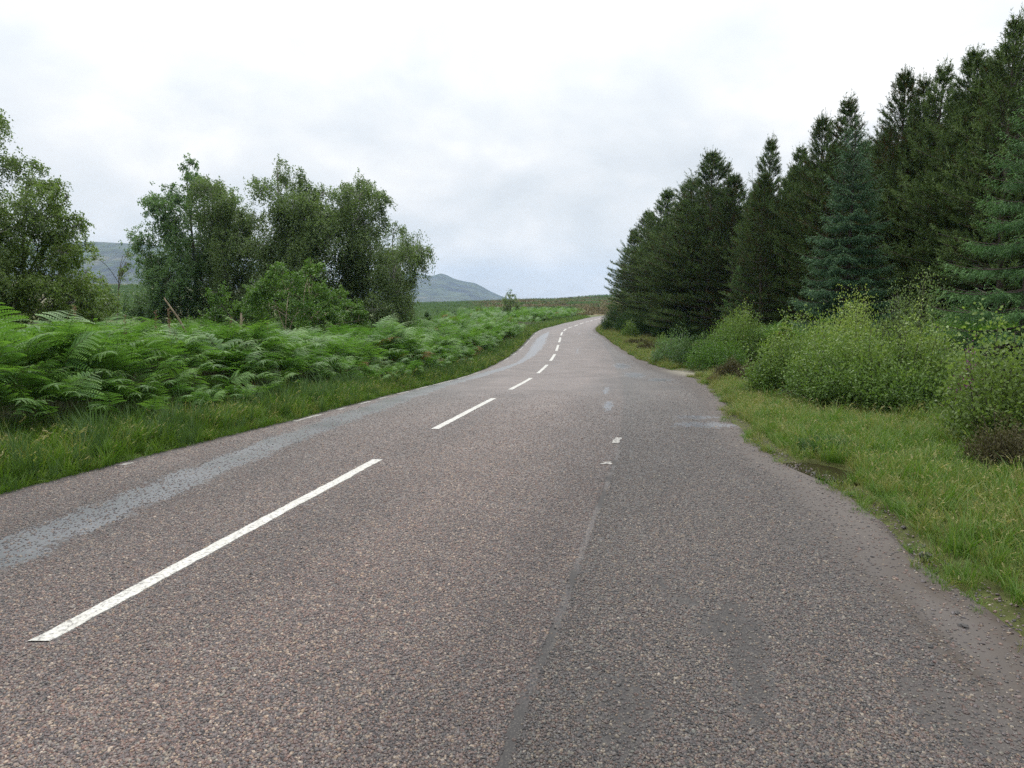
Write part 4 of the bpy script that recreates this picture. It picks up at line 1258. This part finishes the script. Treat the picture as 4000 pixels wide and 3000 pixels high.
def spruce(seed, h, r, mat, fine=1.0, nl=0.055, low=0.02, droop=0.35, step=0.30, wdn=0.016):
    rs = np.random.RandomState(seed)
    cr, wd = MB(), MB()
    tt = np.linspace(0, 1, 12)
    T = np.outer(tt, [0, 0, h]); wd.tube(T, 0.11 * h / 8 * (1 - 0.96 * tt) + 0.006, 7)
    P, D, Ls, Tn = [], [], [], []
    zw = low * h + 0.1
    while zw < h * 0.97:
        f = zw / h
        prof = (1 - f) ** 0.85 * (0.75 + 0.25 * min(1, f * 6)) + 0.03
        nb = rs.randint(6, 9); a0 = rs.uniform(0, 6.28)
        for k in range(nb):
            a = a0 + k * 6.283 / nb + rs.normal(0, .18)
            ln = r * prof * rs.uniform(0.72, 1.15)
            hd = np.array([math.cos(a), math.sin(a), 0]); side = np.array([-hd[1], hd[0], 0])
            s = np.linspace(0, 1, 8)
            up = np.interp(f, [0, 0.6, 1], [-droop, -0.5 * droop, 0.7])
            B = np.array([0, 0, zw]) + np.outer(s * ln, hd) + np.outer(ln * (up * s + 0.22 * s ** 2.5 - 0.0 * s), [0, 0, 1.0])
            wd.tube(B, 0.018 * (1 - f) * (1 - 0.85 * s) + 0.004, 4)
            m = max(3, int(ln * 11 * fine))
            qs = np.linspace(0.10, 1.0, m) + rs.normal(0, .02, m)
            for q in np.clip(qs, 0.1, 1):
                c = np.array([np.interp(q, s, B[:, i]) for i in range(3)])
                tl = (0.18 + 0.42 * ln * (1.05 - q)) * rs.uniform(0.7, 1.2)
                for sg in (-1, 1):
                    dirn = unit(hd * 0.75 + side * sg * rs.uniform(0.6, 1.0) + np.array([0, 0, rs.uniform(-0.45, 0.0)]))
                    ns = max(1, int(tl / 0.13))
                    for j in range(ns):
                        e = c + dirn * tl * (j / ns) + np.array([0, 0, -0.10 * (j / ns) ** 2 * tl])
                        P.append(e); D.append(unit(dirn + np.array([0, 0, -0.25 + rs.normal(0, .15)]))); Ls.append(0.16 + 0.05 * rs.rand())
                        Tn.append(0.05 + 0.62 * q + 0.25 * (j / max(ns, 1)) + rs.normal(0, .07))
                        if rs.rand() < 0.45:
                            P.append(e); D.append(unit(dirn * 0.4 + np.array([rs.normal(0, .3), rs.normal(0, .3), -0.7]))); Ls.append(0.14); Tn.append(0.25 + 0.3 * q)
            P.append(B[-1]); D.append(unit(B[-1] - B[-2])); Ls.append(0.2); Tn.append(0.85)
        zw += step * rs.uniform(0.75, 1.2) * (1.1 - 0.3 * f)
    for k in range(5):
        P.append(np.array([0, 0, h - 0.5 + 0.13 * k])); D.append(np.array([0, 0, 1.0])); Ls.append(0.22); Tn.append(0.7)
    P, D, Ls, Tn = np.array(P), np.array(D), np.array(Ls), np.array(Tn)
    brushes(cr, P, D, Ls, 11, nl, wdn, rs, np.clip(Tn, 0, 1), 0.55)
    return cr.mesh("crown", mat), wd.mesh("trunk", M["pine_bark"])


PINES = [pine(21, 9.0, 2.1, 1.2), pine(22, 9.0, 1.75, 1.1), pine(23, 9.0, 1.85, 1.05, 0.03, None, 1), pine(24, 9.0, 1.45, 0.8, 0.05, None, 1), pine(25, 9.0, 2.3, 1.25, 0.02)]


def plant_pine(px, row, d, var, label, group, rot, wide=1.0):
    top = W(px, row, d)
    g = float(Z(np.array(top[0]), np.array(float(d))))
    h = top[2] - g + 0.1
    cr, wd = PINES[var]
    return thing("pine_tree", [("crown", cr), ("trunk", wd)], label, "tree", (top[0], d, g - 0.1), rot, (h / 9.0 * wide,) * 2 + (h / 9.0,), group)


GP = "pines along the front of the plantation"
FRONT = [
    (2440, 1035, 57, 1, "small dark pine at the plantation's end, right beside the far bend", 1.05),
    (2478, 905, 53, 4, "pine second from the far bend, with branches jutting at the sky", 1.0),
    (2525, 835, 49, 1, "pine between the jutting branches and the first tall group", 1.5),
    (2612, 752, 44, 2, "forked dark pine on the shoulder before the broad tall pine", 1.35),
    (2700, 705, 40.5, 0, "dense pine tucked against the broad tall pine, facing the bend", 1.2),
    (2780, 612, 38, 4, "broad tall bushy pine standing highest in the group nearest the far bend", 1.2),
    (2875, 695, 36, 2, "dark pine with twin tips just behind the broad tall pine", 1.15),
    (3020, 552, 30, 3, "slim pine with a bare forked spire, above a rounded pine", 0.95),
    (2995, 690, 28.5, 1, "rounded mid green pine beside the dark gap in the wood", 1.05),
    (3130, 590, 28, 2, "ragged pine between the slim spire and the blue spruce", 0.9),
    (3222, 462, 26.5, 0, "upright dark pine just before the top of the blue spruce", 0.72),
    (3335, 398, 25, 3, "dark pine rising straight behind the blue spruce's tip", 1.1),
    (3532, 300, 22.5, 2, "open topped pine with bright sky through its crown, beyond the blue spruce", 0.9),
    (3592, 328, 21.5, 3, "thin pine leaning close to the open topped pine", 0.9),
    (3690, 268, 20.5, 3, "pine with two thick bare candles at the top", 0.95),
    (3805, 222, 19.0, 2, "pine with a bunch of upright shoots left of the green spruce", 1.0),
    (3860, 262, 18.5, 1, "dense dark pine with rusty lower branches behind the birch sapling", 0.95),
    (3925, 182, 17.5, 3, "pine with one long pale leader near the photo's edge", 0.9),
    (3992, 78, 16.5, 3, "tallest pine, cut by the photo's edge above the green spruce", 1.0),
]
for k, (px, row, d, var, lab, wide) in enumerate(FRONT):
    plant_pine(px, row, d, var, lab, GP, k * 1.7 + 0.4, wide)
rs = np.random.RandomState(303)
GI = "pines inside the plantation"
k = 0
for d in (60, 56, 52, 48, 45, 42, 39, 36, 33.5, 31, 29, 27, 25, 23.5, 22, 20.5, 19, 17.5, 16):
    for row_ in ((-1, 0, 1, 2) if d > 40 else (0, 1, 2)):
        x0 = np.interp(d, [16, 20, 26, 36, 46, 60], [12.2, 12.4, 12.4, 12.6, 12.3, 13.0]) + 2.3 * row_ + rs.uniform(-.5, .5)
        dd = d + rs.uniform(-1, 1)
        if x0 / dd > 0.80: continue
        g = float(Z(np.array(x0), np.array(dd)))
        px = 2000 + 2774 * x0 / dd
        sky_row = np.interp(px, [2400, 2500, 2600, 2750, 2900, 3000, 3200, 3400, 3600, 3800, 4000, 4400], [1010, 880, 790, 690, 740, 700, 560, 470, 400, 310, 240, 120])
        hmax = W(px, sky_row + rs.uniform(10, 130), dd)[2] - g
        h = min(9.3, hmax)
        if h < 2.5: continue
        cr, wd = PINES[rs.randint(0, 5)]
        thing("pine_tree", [("crown", cr), ("trunk", wd)], "dark pine in the depth of the plantation, behind the front row", "tree", (x0, dd, g - 0.1), rs.uniform(0, 6.28), (h / 9 * 1.05,) * 2 + (h / 9,), GI)

lar = pine(29, 9.0, 0.75, 0.30, 0.25, M["larch_needle"], 0, 0.0, 0.07)
for px, row, d, lab in ((2838, 648, 40, "thin pale larch top poking out behind the broad tall pine"), (2945, 708, 38, "thin pale larch in the gap between two pine groups")):
    top = W(px, row, d); g = float(Z(np.array(top[0]), np.array(float(d))))
    thing("larch_tree", [("crown", lar[0]), ("trunk", lar[1])], lab, "tree", (top[0], d, g), px, (top[2] - g) / 9.0)

SB = spruce(51, 7.4, 1.95, M["spruce_needle"], 1.45, 0.05, 0.02, 0.30, 0.36)
top = W(3345, 480, 20.0); g = float(Z(np.array(top[0]), np.array(20.0)))
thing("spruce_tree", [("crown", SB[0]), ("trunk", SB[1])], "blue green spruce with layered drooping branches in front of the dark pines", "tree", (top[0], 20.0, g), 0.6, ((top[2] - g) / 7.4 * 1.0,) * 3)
SG = spruce(52, 5.6, 2.05, M["green_spruce_needle"], 1.7, 0.038, 0.03, 0.28, 0.40, 0.012)
top = W(4075, 330, 12.3); g = float(Z(np.array(top[0]), np.array(12.3)))
thing("spruce_tree", [("crown", SG[0]), ("trunk", SG[1])], "green spruce cut by the right edge, its feathery branches reaching in", "tree", (top[0], 12.3, g), 0.3, (top[2] - g) / 5.6)
SS = spruce(53, 3.6, 1.1, M["green_spruce_needle"], 1.0, 0.05, 0.02, 0.2, 0.26)
top = W(2905, 1020, 30.0); g = float(Z(np.array(top[0]), np.array(30.0)))
thing("spruce_tree", [("crown", SS[0]), ("trunk", SS[1])], "small pale green spruce at the foot of the dark gap in the wood", "tree", (top[0], 30.0, g), 1.0, (top[2] - g) / 3.6)
YP = pine(54, 2.2, 0.55, 1.3, 0.02, M["broom_leaf"], 0, 0.0, 0.07)
YQ = pine(55, 2.2, 0.55, 0.8, 0.02, M["plantation_needle"], 0, 0.0, 0.10)

# ------------------------------------------------------------------ bushes
def bush(seed, h, r, n, leaf, mat, upright=0.5, per=34, stem_mat=None, tipb=0.35, slim=0.5, base_w=0.35, flat=1.0):
    """stems fan out of the base; leafy twigs fill an uneven dome"""
    rs = np.random.RandomState(seed)
    cr, wd = MB(), MB()
    th = rs.uniform(0, 6.283, n); rr_ = np.sqrt(rs.rand(n)) * 1.0
    lump = 0.74 + 0.36 * np.sin(th * 2 + seed) * 0.5 + 0.38 * (fbm(np.cos(th) * 1.7 + 3 + rr_, np.sin(th) * 1.7 + 3 + rr_, seed, 3) - 0.35)
    zz = h * np.sqrt(np.clip(1 - (rr_ ** 2) * 0.93, 0, 1)) ** flat * lump * rs.uniform(0.62, 1.06, n) * np.where(rs.rand(n) < 0.12, 1.15, 1.0)
    low = rs.rand(n) < 0.30; zz = np.where(low, zz * rs.uniform(0.25, 0.7, n), zz)
    rad = np.where(low, 0.75 + 0.3 * rs.rand(n), rr_) * r * (0.8 + 0.4 * lump)
    tips = np.stack([np.cos(th) * rad, np.sin(th) * rad, np.maximum(zz, 0.08)], -1)
    lp, ld, lt = [], [], []
    for k in range(n):
        b0 = np.array([math.cos(th[k]), math.sin(th[k]), 0]) * base_w * r * rs.rand() + [0, 0, -0.05]
        s = np.linspace(0, 1, 6)
        mid = np.outer(np.sin(s * math.pi) * (0.18 * rad[k]), np.array([math.cos(th[k]), math.sin(th[k]), 0])) * (1 - upright) - np.outer(np.sin(s * math.pi) * 0.10 * rad[k], np.array([math.cos(th[k]), math.sin(th[k]), 0])) * upright
        B = b0 + np.outer(s, tips[k] - b0) + mid
        if k % 6 == 0: wd.tube(B, 0.005 * (1 - 0.8 * s) * (h / 1.8) + 0.0025, 4)
        q = 1 - (rs.rand(per) ** 1.4) * 0.62
        base = np.stack([np.interp(q, s, B[:, i]) for i in range(3)], -1)
        ax = unit(B[-1] - B[-3])
        off = rs.normal(size=(per, 3)) * (0.09 + 0.14 * (1.05 - q))[:, None] * h * 0.45
        lp.append(base + off); ld.append(ax * (0.25 + upright) + rs.normal(0, 0.75, (per, 3)) + [0, 0, 0.25])
        lt.append(0.30 + rs.normal(0, .10) + tipb * (q - 0.5) + tipb * 0.8 * (tips[k][2] / h - 0.5) + rs.normal(0, .07, per))
    lp, ld, lt = np.vstack(lp), np.vstack(ld), np.clip(np.concatenate(lt), 0, 1)
    lp[:, 2] = np.maximum(lp[:, 2], 0.02)
    cr.leaves(lp, ld, rs.normal(size=(len(lp), 3)) * 0.6 + [0, 0, 0.9], leaf * rs.uniform(0.7, 1.3, len(lp)), leaf * slim, tint=lt)
    return cr.mesh("foliage", mat), wd.mesh("stems", stem_mat or M["twig"])


def plant_bush(name, label, cat, px, d, top_row, half_px, seed, n, leaf, mat, group=None, **kw):
    q = W(px, top_row, d)
    g = float(Z(np.array(q[0]), np.array(float(d))))
    h = max(q[2] - g, 0.15); r = half_px * d / 2774.0
    cr, st = bush(seed, h, r, n, leaf, mat, **kw)
    return thing(name, [("foliage", cr), ("stems", st)], label, cat, (q[0], d, g), seed, 1.0, group)


WL, BR, HE, BRI = M["willow_leaf"], M["broom_leaf"], M["heather_leaf"], M["bright_leaf"]
GW = "willow bushes beside the lay-by"
plant_bush("willow_bush", "large round yellow green willow bush nearest the lay-by, centre of the right bank", "bush", 3470, 11.3, 1235, 300, 61, 1150, 0.050, WL, GW, per=46, tipb=0.55, upright=0.25)
plant_bush("willow_bush", "yellow green willow bush left of and touching the largest one", "bush", 3150, 13.4, 1225, 185, 62, 850, 0.050, WL, GW, per=44, tipb=0.5, upright=0.25)
plant_bush("willow_bush", "willow bush with tall pale tips sticking up behind the other two", "bush", 3330, 14.6, 1135, 230, 63, 700, 0.045, WL, GW, per=38, tipb=0.8, upright=0.9)
plant_bush("willow_bush", "yellow green willow bush with wispy tips, before the dark gap in the wood", "bush", 2900, 24.0, 1180, 150, 64, 620, 0.06, WL, GW, per=34, tipb=0.5, upright=0.8)
plant_bush("willow_bush", "low leafy willow at the foot of the wispy one, beside the bracken", "bush", 2800, 22.0, 1270, 110, 65, 260, 0.055, BRI, GW, per=30)
plant_bush("birch_sapling", "young birch with small grey green leaves standing behind the largest willow bush", "bush", 3580, 14.2, 1015, 120, 66, 420, 0.042, M["birch_leaf"], None, per=30, upright=0.9, tipb=0.5)
plant_bush("birch_sapling", "young birch cut by the right edge, above a brown heather clump", "bush", 3945, 7.6, 1180, 165, 67, 260, 0.042, M["birch_leaf_yellow"], None, per=36, upright=0.5, tipb=0.6, slim=0.75)
plant_bush("broom_bush", "dark green broom bush beside the gravel track mouth", "bush", 2765, 23.6, 1290, 120, 68, 620, 0.05, BR, None, per=34, upright=0.7)
plant_bush("gorse_bush", "grey green bush between the dark broom and the brown heather", "bush", 2640, 25.5, 1275, 85, 69, 240, 0.055, M["alder_leaf"], None, per=30)
GBm = "broom thickets under the far pines"
for k, (px, d, row, hw, lab) in enumerate(((2395, 50, 1165, 45, "dark spiky broom right at the far bend's inner edge"), (2455, 47, 1185, 55, "dark broom under the second pine from the bend"), (2530, 44, 1190, 60, "dark broom under the middle of the far pines"), (2610, 41, 1205, 60, "dark broom at the foot of the forked pine"), (2690, 37, 1225, 60, "dark broom at the foot of the broad tall pine"))):
    plant_bush("broom_bush", lab, "bush", px, d, row, hw, 70 + k, 260, 0.09, BR, GBm, per=26, upright=0.95, slim=0.35, tipb=0.3)
plant_bush("willow_bush", "small pale green willow before the dark broom at the bend", "bush", 2460, 43.0, 1238, 34, 76, 140, 0.075, WL, None, per=24)
plant_bush("willow_bush", "tiny pale willow sprouting between the heather and the forked pine", "bush", 2590, 34.0, 1295, 36, 77, 120, 0.06, WL, None, per=24)
GH = "heather clumps on the verge"
for k, (px, d, row, hw, lab) in enumerate(((2490, 37, 1318, 45, "brown heather clump on the grass by the far bend"), (2540, 33, 1325, 48, "larger brown heather clump next along the verge from the bend"), (2600, 28.5, 1340, 40, "brown green heather beside the grey green bush"), (2860, 18.2, 1400, 70, "low brown heather just past the gravel track mouth"), (2960, 16.8, 1400, 70, "low brown heather between the track mouth and the willow bushes"), (3060, 15.5, 1440, 60, "low heather tight against the left willow bush"), (3950, 6.6, 1600, 135, "dark brown heather clump below the birch sapling at the right edge"), (3830, 10.5, 1400, 110, "dark heather on the bank under the green spruce"), (3900, 12.0, 1330, 120, "brown heather on the shaded bank higher under the green spruce"))):
    plant_bush("heather_clump", lab, "heather", px, d, row, hw, 80 + k, 260, 0.035 if d < 14 else 0.055, HE, GH, per=26, upright=0.8, slim=0.35)
plant_bush("heather_clump", "small purple flowering heather under the birch sapling's bank", "heather", 3795, 10.0, 1325, 28, 95, 60, 0.03, M["heather_flower"], GH, per=22, upright=0.8, slim=0.4)
plant_bush("grass_tussock", "dark green tussock beside the puddle on the lay-by's edge", "tussock", 3235, 7.5, 1715, 110, 96, 240, 0.07, M["rush_blade"], None, per=16, upright=0.4, slim=0.10)
plant_bush("grass_tussock", "small brownish tussock at the corner of the gravel track mouth", "tussock", 2795, 17.2, 1462, 24, 97, 80, 0.08, M["moor_tuft"], None, per=12, upright=0.8, slim=0.12)
GS = "willow suckers in the bracken"
plant_bush("willow_bush", "low bright green willow suckers standing in the bracken before the clump", "bush", 930, 21.5, 1255, 105, 98, 260, 0.06, BRI, None, per=22, upright=0.95, tipb=0.5)

# young conifers: by the bracken and over the moor
GY = "young conifers on the moor"
top = W(1672, 1228, 46.0); g = float(Z(np.array(top[0]), np.array(46.0)))
thing("young_conifer", [("crown", YP[0]), ("trunk", YP[1])], "small dark conifer at the bracken's edge, beyond the drooping birch", "tree", (top[0], 46.0, g), 0.3, (top[2] - g) / 2.2 * 1.0, GY)
rs = np.random.RandomState(404)
for k in range(110):
    d = rs.uniform(80, 200); px = rs.uniform(1610, 2420)
    if 1940 < px < 2060 and d < 100: continue
    x = (px - 2000) / 2774 * d
    if abs(x - float(cx(min(d, 120)))) < 6 and d < 121: continue
    g = float(Z(np.array(x), np.array(d)))
    thing("young_conifer", [("crown", YQ[0]), ("trunk", YQ[1])], "tiny young conifer planted on the far moor", "tree", (x, d, g), rs.uniform(0, 6), rs.uniform(0.18, 0.38), GY)
rs = np.random.RandomState(405)
b = MB()
nn = 3200
d = rs.uniform(230, 640, nn); px = rs.uniform(1500, 2450, nn); x = (px - 2000) / 2774 * d
keep = fbm(x * 0.02, d * 0.012, 99, 3) > 0.42
d, x = d[keep], x[keep]; z = Z(x, d); nn = len(d)
hh = rs.uniform(0.5, 1.3, nn)
for a_ in (0, 2.1, 4.2):
    o1 = np.stack([np.cos(a_) * hh * .28, np.sin(a_) * hh * .28, 0 * hh - .1], -1); o2 = np.stack([np.cos(a_ + 2.1) * hh * .28, np.sin(a_ + 2.1) * hh * .28, 0 * hh - .1], -1)
    B0 = np.stack([x, d, z], -1)
    V = np.stack([B0 + o1, B0 + o2, B0 + np.stack([0 * hh, 0 * hh, hh], -1)], 1)
    b.add(V.reshape(-1, 3), tris=np.arange(3 * nn).reshape(nn, 3), tint=np.repeat(rs.uniform(0.3, 0.9, nn), 3))
tag(obj("plantation", b.mesh("plantation", M["plantation_needle"])), kind="stuff")

# moor cover: heath, brash and tussocks ---------------------------------
moor = [tuft(31, 20, 0.45, 0.22, 0.03, M["moor_tuft"], 0, 0.7, 0.0, 0.8), tuft(32, 20, 0.30, 0.28, 0.035, M["moor_tuft"], 0, 1.1, 0.0, 1.0), tuft(33, 20, 0.5, 0.2, 0.03, M["rush_blade"], 0, 0.6, 0.2, 1.0)]
rs = np.random.RandomState(406)
nn = 16000
d = 78 + 260 * rs.rand(nn) ** 1.3; px = np.where(rs.rand(nn) < 0.8, rs.uniform(1580, 2450, nn), rs.uniform(330, 600, nn)); x = (px - 2000) / 2774 * d
keep = (np.abs(x - cx(np.minimum(d, 120))) > 4.5) | (d > 121)
d, x = d[keep], x[keep]; nn = len(d)
scatter("heath", np.stack([x, d, Z(x, d) - 0.03], -1), np.stack([0 * d, 0 * d, rs.uniform(0, 6.28, nn)], -1), rs.uniform(0.7, 1.6, nn) * (1 + d / 400), np.where((fbm(x * 0.05, d * 0.05, 33, 4) > 0.42) & (x / d > -0.05 + rs.normal(0, .015, nn)), rs.randint(0, 2, nn), 2), moor, "heath_tuft")

# ------------------------------------------------------------------ small things
def spike(px, row0, row1, d, seed, lab):
    """a seeding weed spike"""
    rs = np.random.RandomState(seed)
    a_, b_ = W(px, row0, d), W(px + rs.uniform(-6, 6), row1, d)
    g = float(Z(np.array(a_[0]), np.array(float(d))))
    base = np.array([a_[0], d, g]); top_ = b_ - base
    st, hd = MB(), MB()
    s = np.linspace(0, 1, 6); Pth = np.outer(s, top_)
    st.tube(Pth, 0.006 * (1 - 0.7 * s) + 0.001, 5)
    n = 90; q = rs.uniform(0.62, 1.0, n)
    hd.leaves(np.outer(q, top_), rs.normal(size=(n, 3)) * [1, 1, .3] + [0, 0, .6], rs.normal(size=(n, 3)), 0.045, 0.013, tint=rs.uniform(0.4, 1, n))
    n = 26; q = rs.uniform(0.3, 0.65, n)
    hd.leaves(np.outer(q, top_), rs.normal(size=(n, 3)) * [1, 1, .2] + [0, 0, -.2], rs.normal(size=(n, 3)), 0.10, 0.018, tint=rs.uniform(0, .2, n))
    thing("willowherb_spike", [("stem", st.mesh("stem", M["bracken_stalk"])), ("seed_head", hd.mesh("seed_head", M["weed_spike"]))], lab, "wildflower", base, 0, 1, "weed spikes above the bracken")


spike(290, 1235, 1195, 11.5, 1, "reddish weed spike farthest from the leaning dead stem, near the left edge")
spike(487, 1240, 1235, 12.5, 2, "short weed spike midway between the first spike and the leaning dead stem")
spike(605, 1280, 1212, 13.0, 3, "thick reddish weed spike just beside the leaning dead stem")
spike(655, 1290, 1200, 13.5, 4, "tall thin weed spike crossing behind the leaning dead stem")
spike(905, 1300, 1240, 17.0, 5, "weed spike near the pale dead stub in front of the clump")
spike(1040, 1310, 1262, 18.5, 6, "weed spike beside the willow suckers, in front of the clump")

q = W(1318, 1500, 16.8)
tag(obj("bracken_fern", BROWN, loc=(q[0], 16.8, float(Z(np.array(q[0]), np.array(16.8)))), rot=(0, 0, -0.5), scale=0.42), "dead orange brown bracken frond low at the foot of the bank", "fern")

# the leaning dead stem and the broken stub
b = MB(); a_, e_ = W(745, 1330, 14.5), W(641, 1162, 14.2); g = float(Z(np.array(a_[0]), np.array(14.5)))
Pth = np.array([[a_[0] + 0.22, 14.6, g], a_, (a_ + e_) / 2 + [0.015, 0, 0.02], e_ + [0.04, 0, -0.08], e_])
b.tube(Pth - Pth[0], [0.022, 0.020, 0.018, 0.016, 0.006], 6)
b.tube(np.array([Pth[2], Pth[2] + [0.02, -0.03, 0.10]]) - Pth[0], [0.008, 0.003], 4)
b.tube(np.array([Pth[3], Pth[3] + [-0.05, 0.0, 0.05]]) - Pth[0], [0.008, 0.003], 4)
tag(obj("dead_stem", b.mesh("dead_stem", M["dead_wood"]), loc=Pth[0]), "leaning dead brown stem standing out of the bracken", "dead branch")
b = MB(); a_, e_ = W(938, 1300, 24.0), W(942, 1222, 24.0); g = float(Z(np.array(a_[0]), np.array(24.0)))
Pth = np.array([[a_[0], 24, g], a_, (a_ + e_) / 2 + [0.02, 0, 0], e_])
b.tube(Pth - Pth[0], [0.06, 0.05, 0.045, 0.03], 6); b.tube(np.array([Pth[2], Pth[2] + [0.12, 0, 0.16]]) - Pth[0], [0.025, 0.008], 4)
tag(obj("tree_stump", b.mesh("tree_stump", M["dead_wood"]), loc=Pth[0]), "pale broken stub at the foot of the clump, above the willow suckers", "stump")

# stones on the lay-by's edge
sm, t, p, out = new_mat("dark_stone")
tcn = N(t, "ShaderNodeTexCoord")
n1 = noise(t, tcn.outputs["Object"], 20, 5)
L(t, ramp(t, n1, [(0.3, (0.018, 0.016, 0.015)), (0.7, (0.06, 0.052, 0.048))]), p.inputs["Base Color"])
p.inputs["Roughness"].default_value = 0.6
for k, (px, row, s, lab) in enumerate(((3614, 2155, 0.034, "dark stone where the lay-by meets the grass"), (3740, 2375, 0.016, "small mud lump on the lay-by beside the tyre ruts"), (3765, 2425, 0.019, "larger mud lump nearest the photo's corner by the tyre ruts"))):
    d = min(np.arange(2.5, 10, 0.01), key=lambda d_: abs(W(px, row, d_)[2] - (zp(d_) + EYE)))
    q = W(px, row, d)
    bm = MB(); rs = np.random.RandomState(600 + k)
    th, ph = np.meshgrid(np.linspace(0, 6.283, 10, endpoint=False), np.linspace(0.1, 3.04, 6))
    rad = 1 + 0.35 * (rs.rand(*th.shape) - 0.5)
    V = np.stack([np.cos(th) * np.sin(ph) * rad * 1.3, np.sin(th) * np.sin(ph) * rad * 0.9, np.cos(ph) * 0.6 * rad], -1) * s
    i, j = np.meshgrid(np.arange(5), np.arange(10), indexing="ij"); j2 = (j + 1) % 10
    bm.add(V.reshape(-1, 3), quads=np.stack([i * 10 + j, i * 10 + j2, (i + 1) * 10 + j2, (i + 1) * 10 + j], -1).reshape(-1, 4))
    u0 = float(q[0] - cx(d))
    tag(obj("stone", bm.mesh("stone", sm), loc=(q[0], d, float(road_z(np.array(u0), np.array(d))) + s * 0.25), rot=(0, 0, k * 1.1)), lab, "stone", "stones on the lay-by")

# ------------------------------------------------------------------ haze
hz = bpy.data.materials.new("haze"); hz.use_nodes = True
hz.cycles.homogeneous_volume = True; hz.cycles.volume_sampling = "DISTANCE"
t = hz.node_tree; t.nodes.clear()
out = N(t, "ShaderNodeOutputMaterial"); pv = N(t, "ShaderNodeVolumePrincipled")
pv.inputs["Color"].default_value = (0.40, 0.64, 1.0, 1); pv.inputs["Density"].default_value = 0.00013
pv.inputs["Anisotropy"].default_value = 0.2
L(t, pv.outputs[0], out.inputs["Volume"])
b = MB(); lo, hi = np.array([-3300.0, -420, -60]), np.array([3300.0, 3500, 150])
V = [[x, y, z] for x in (lo[0], hi[0]) for y in (lo[1], hi[1]) for z in (lo[2], hi[2])]
b.add(V, quads=[(0, 1, 3, 2), (4, 6, 7, 5), (0, 4, 5, 1), (2, 3, 7, 6), (0, 2, 6, 4), (1, 5, 7, 3)])
tag(obj("haze", b.mesh("haze", hz)), kind="stuff")
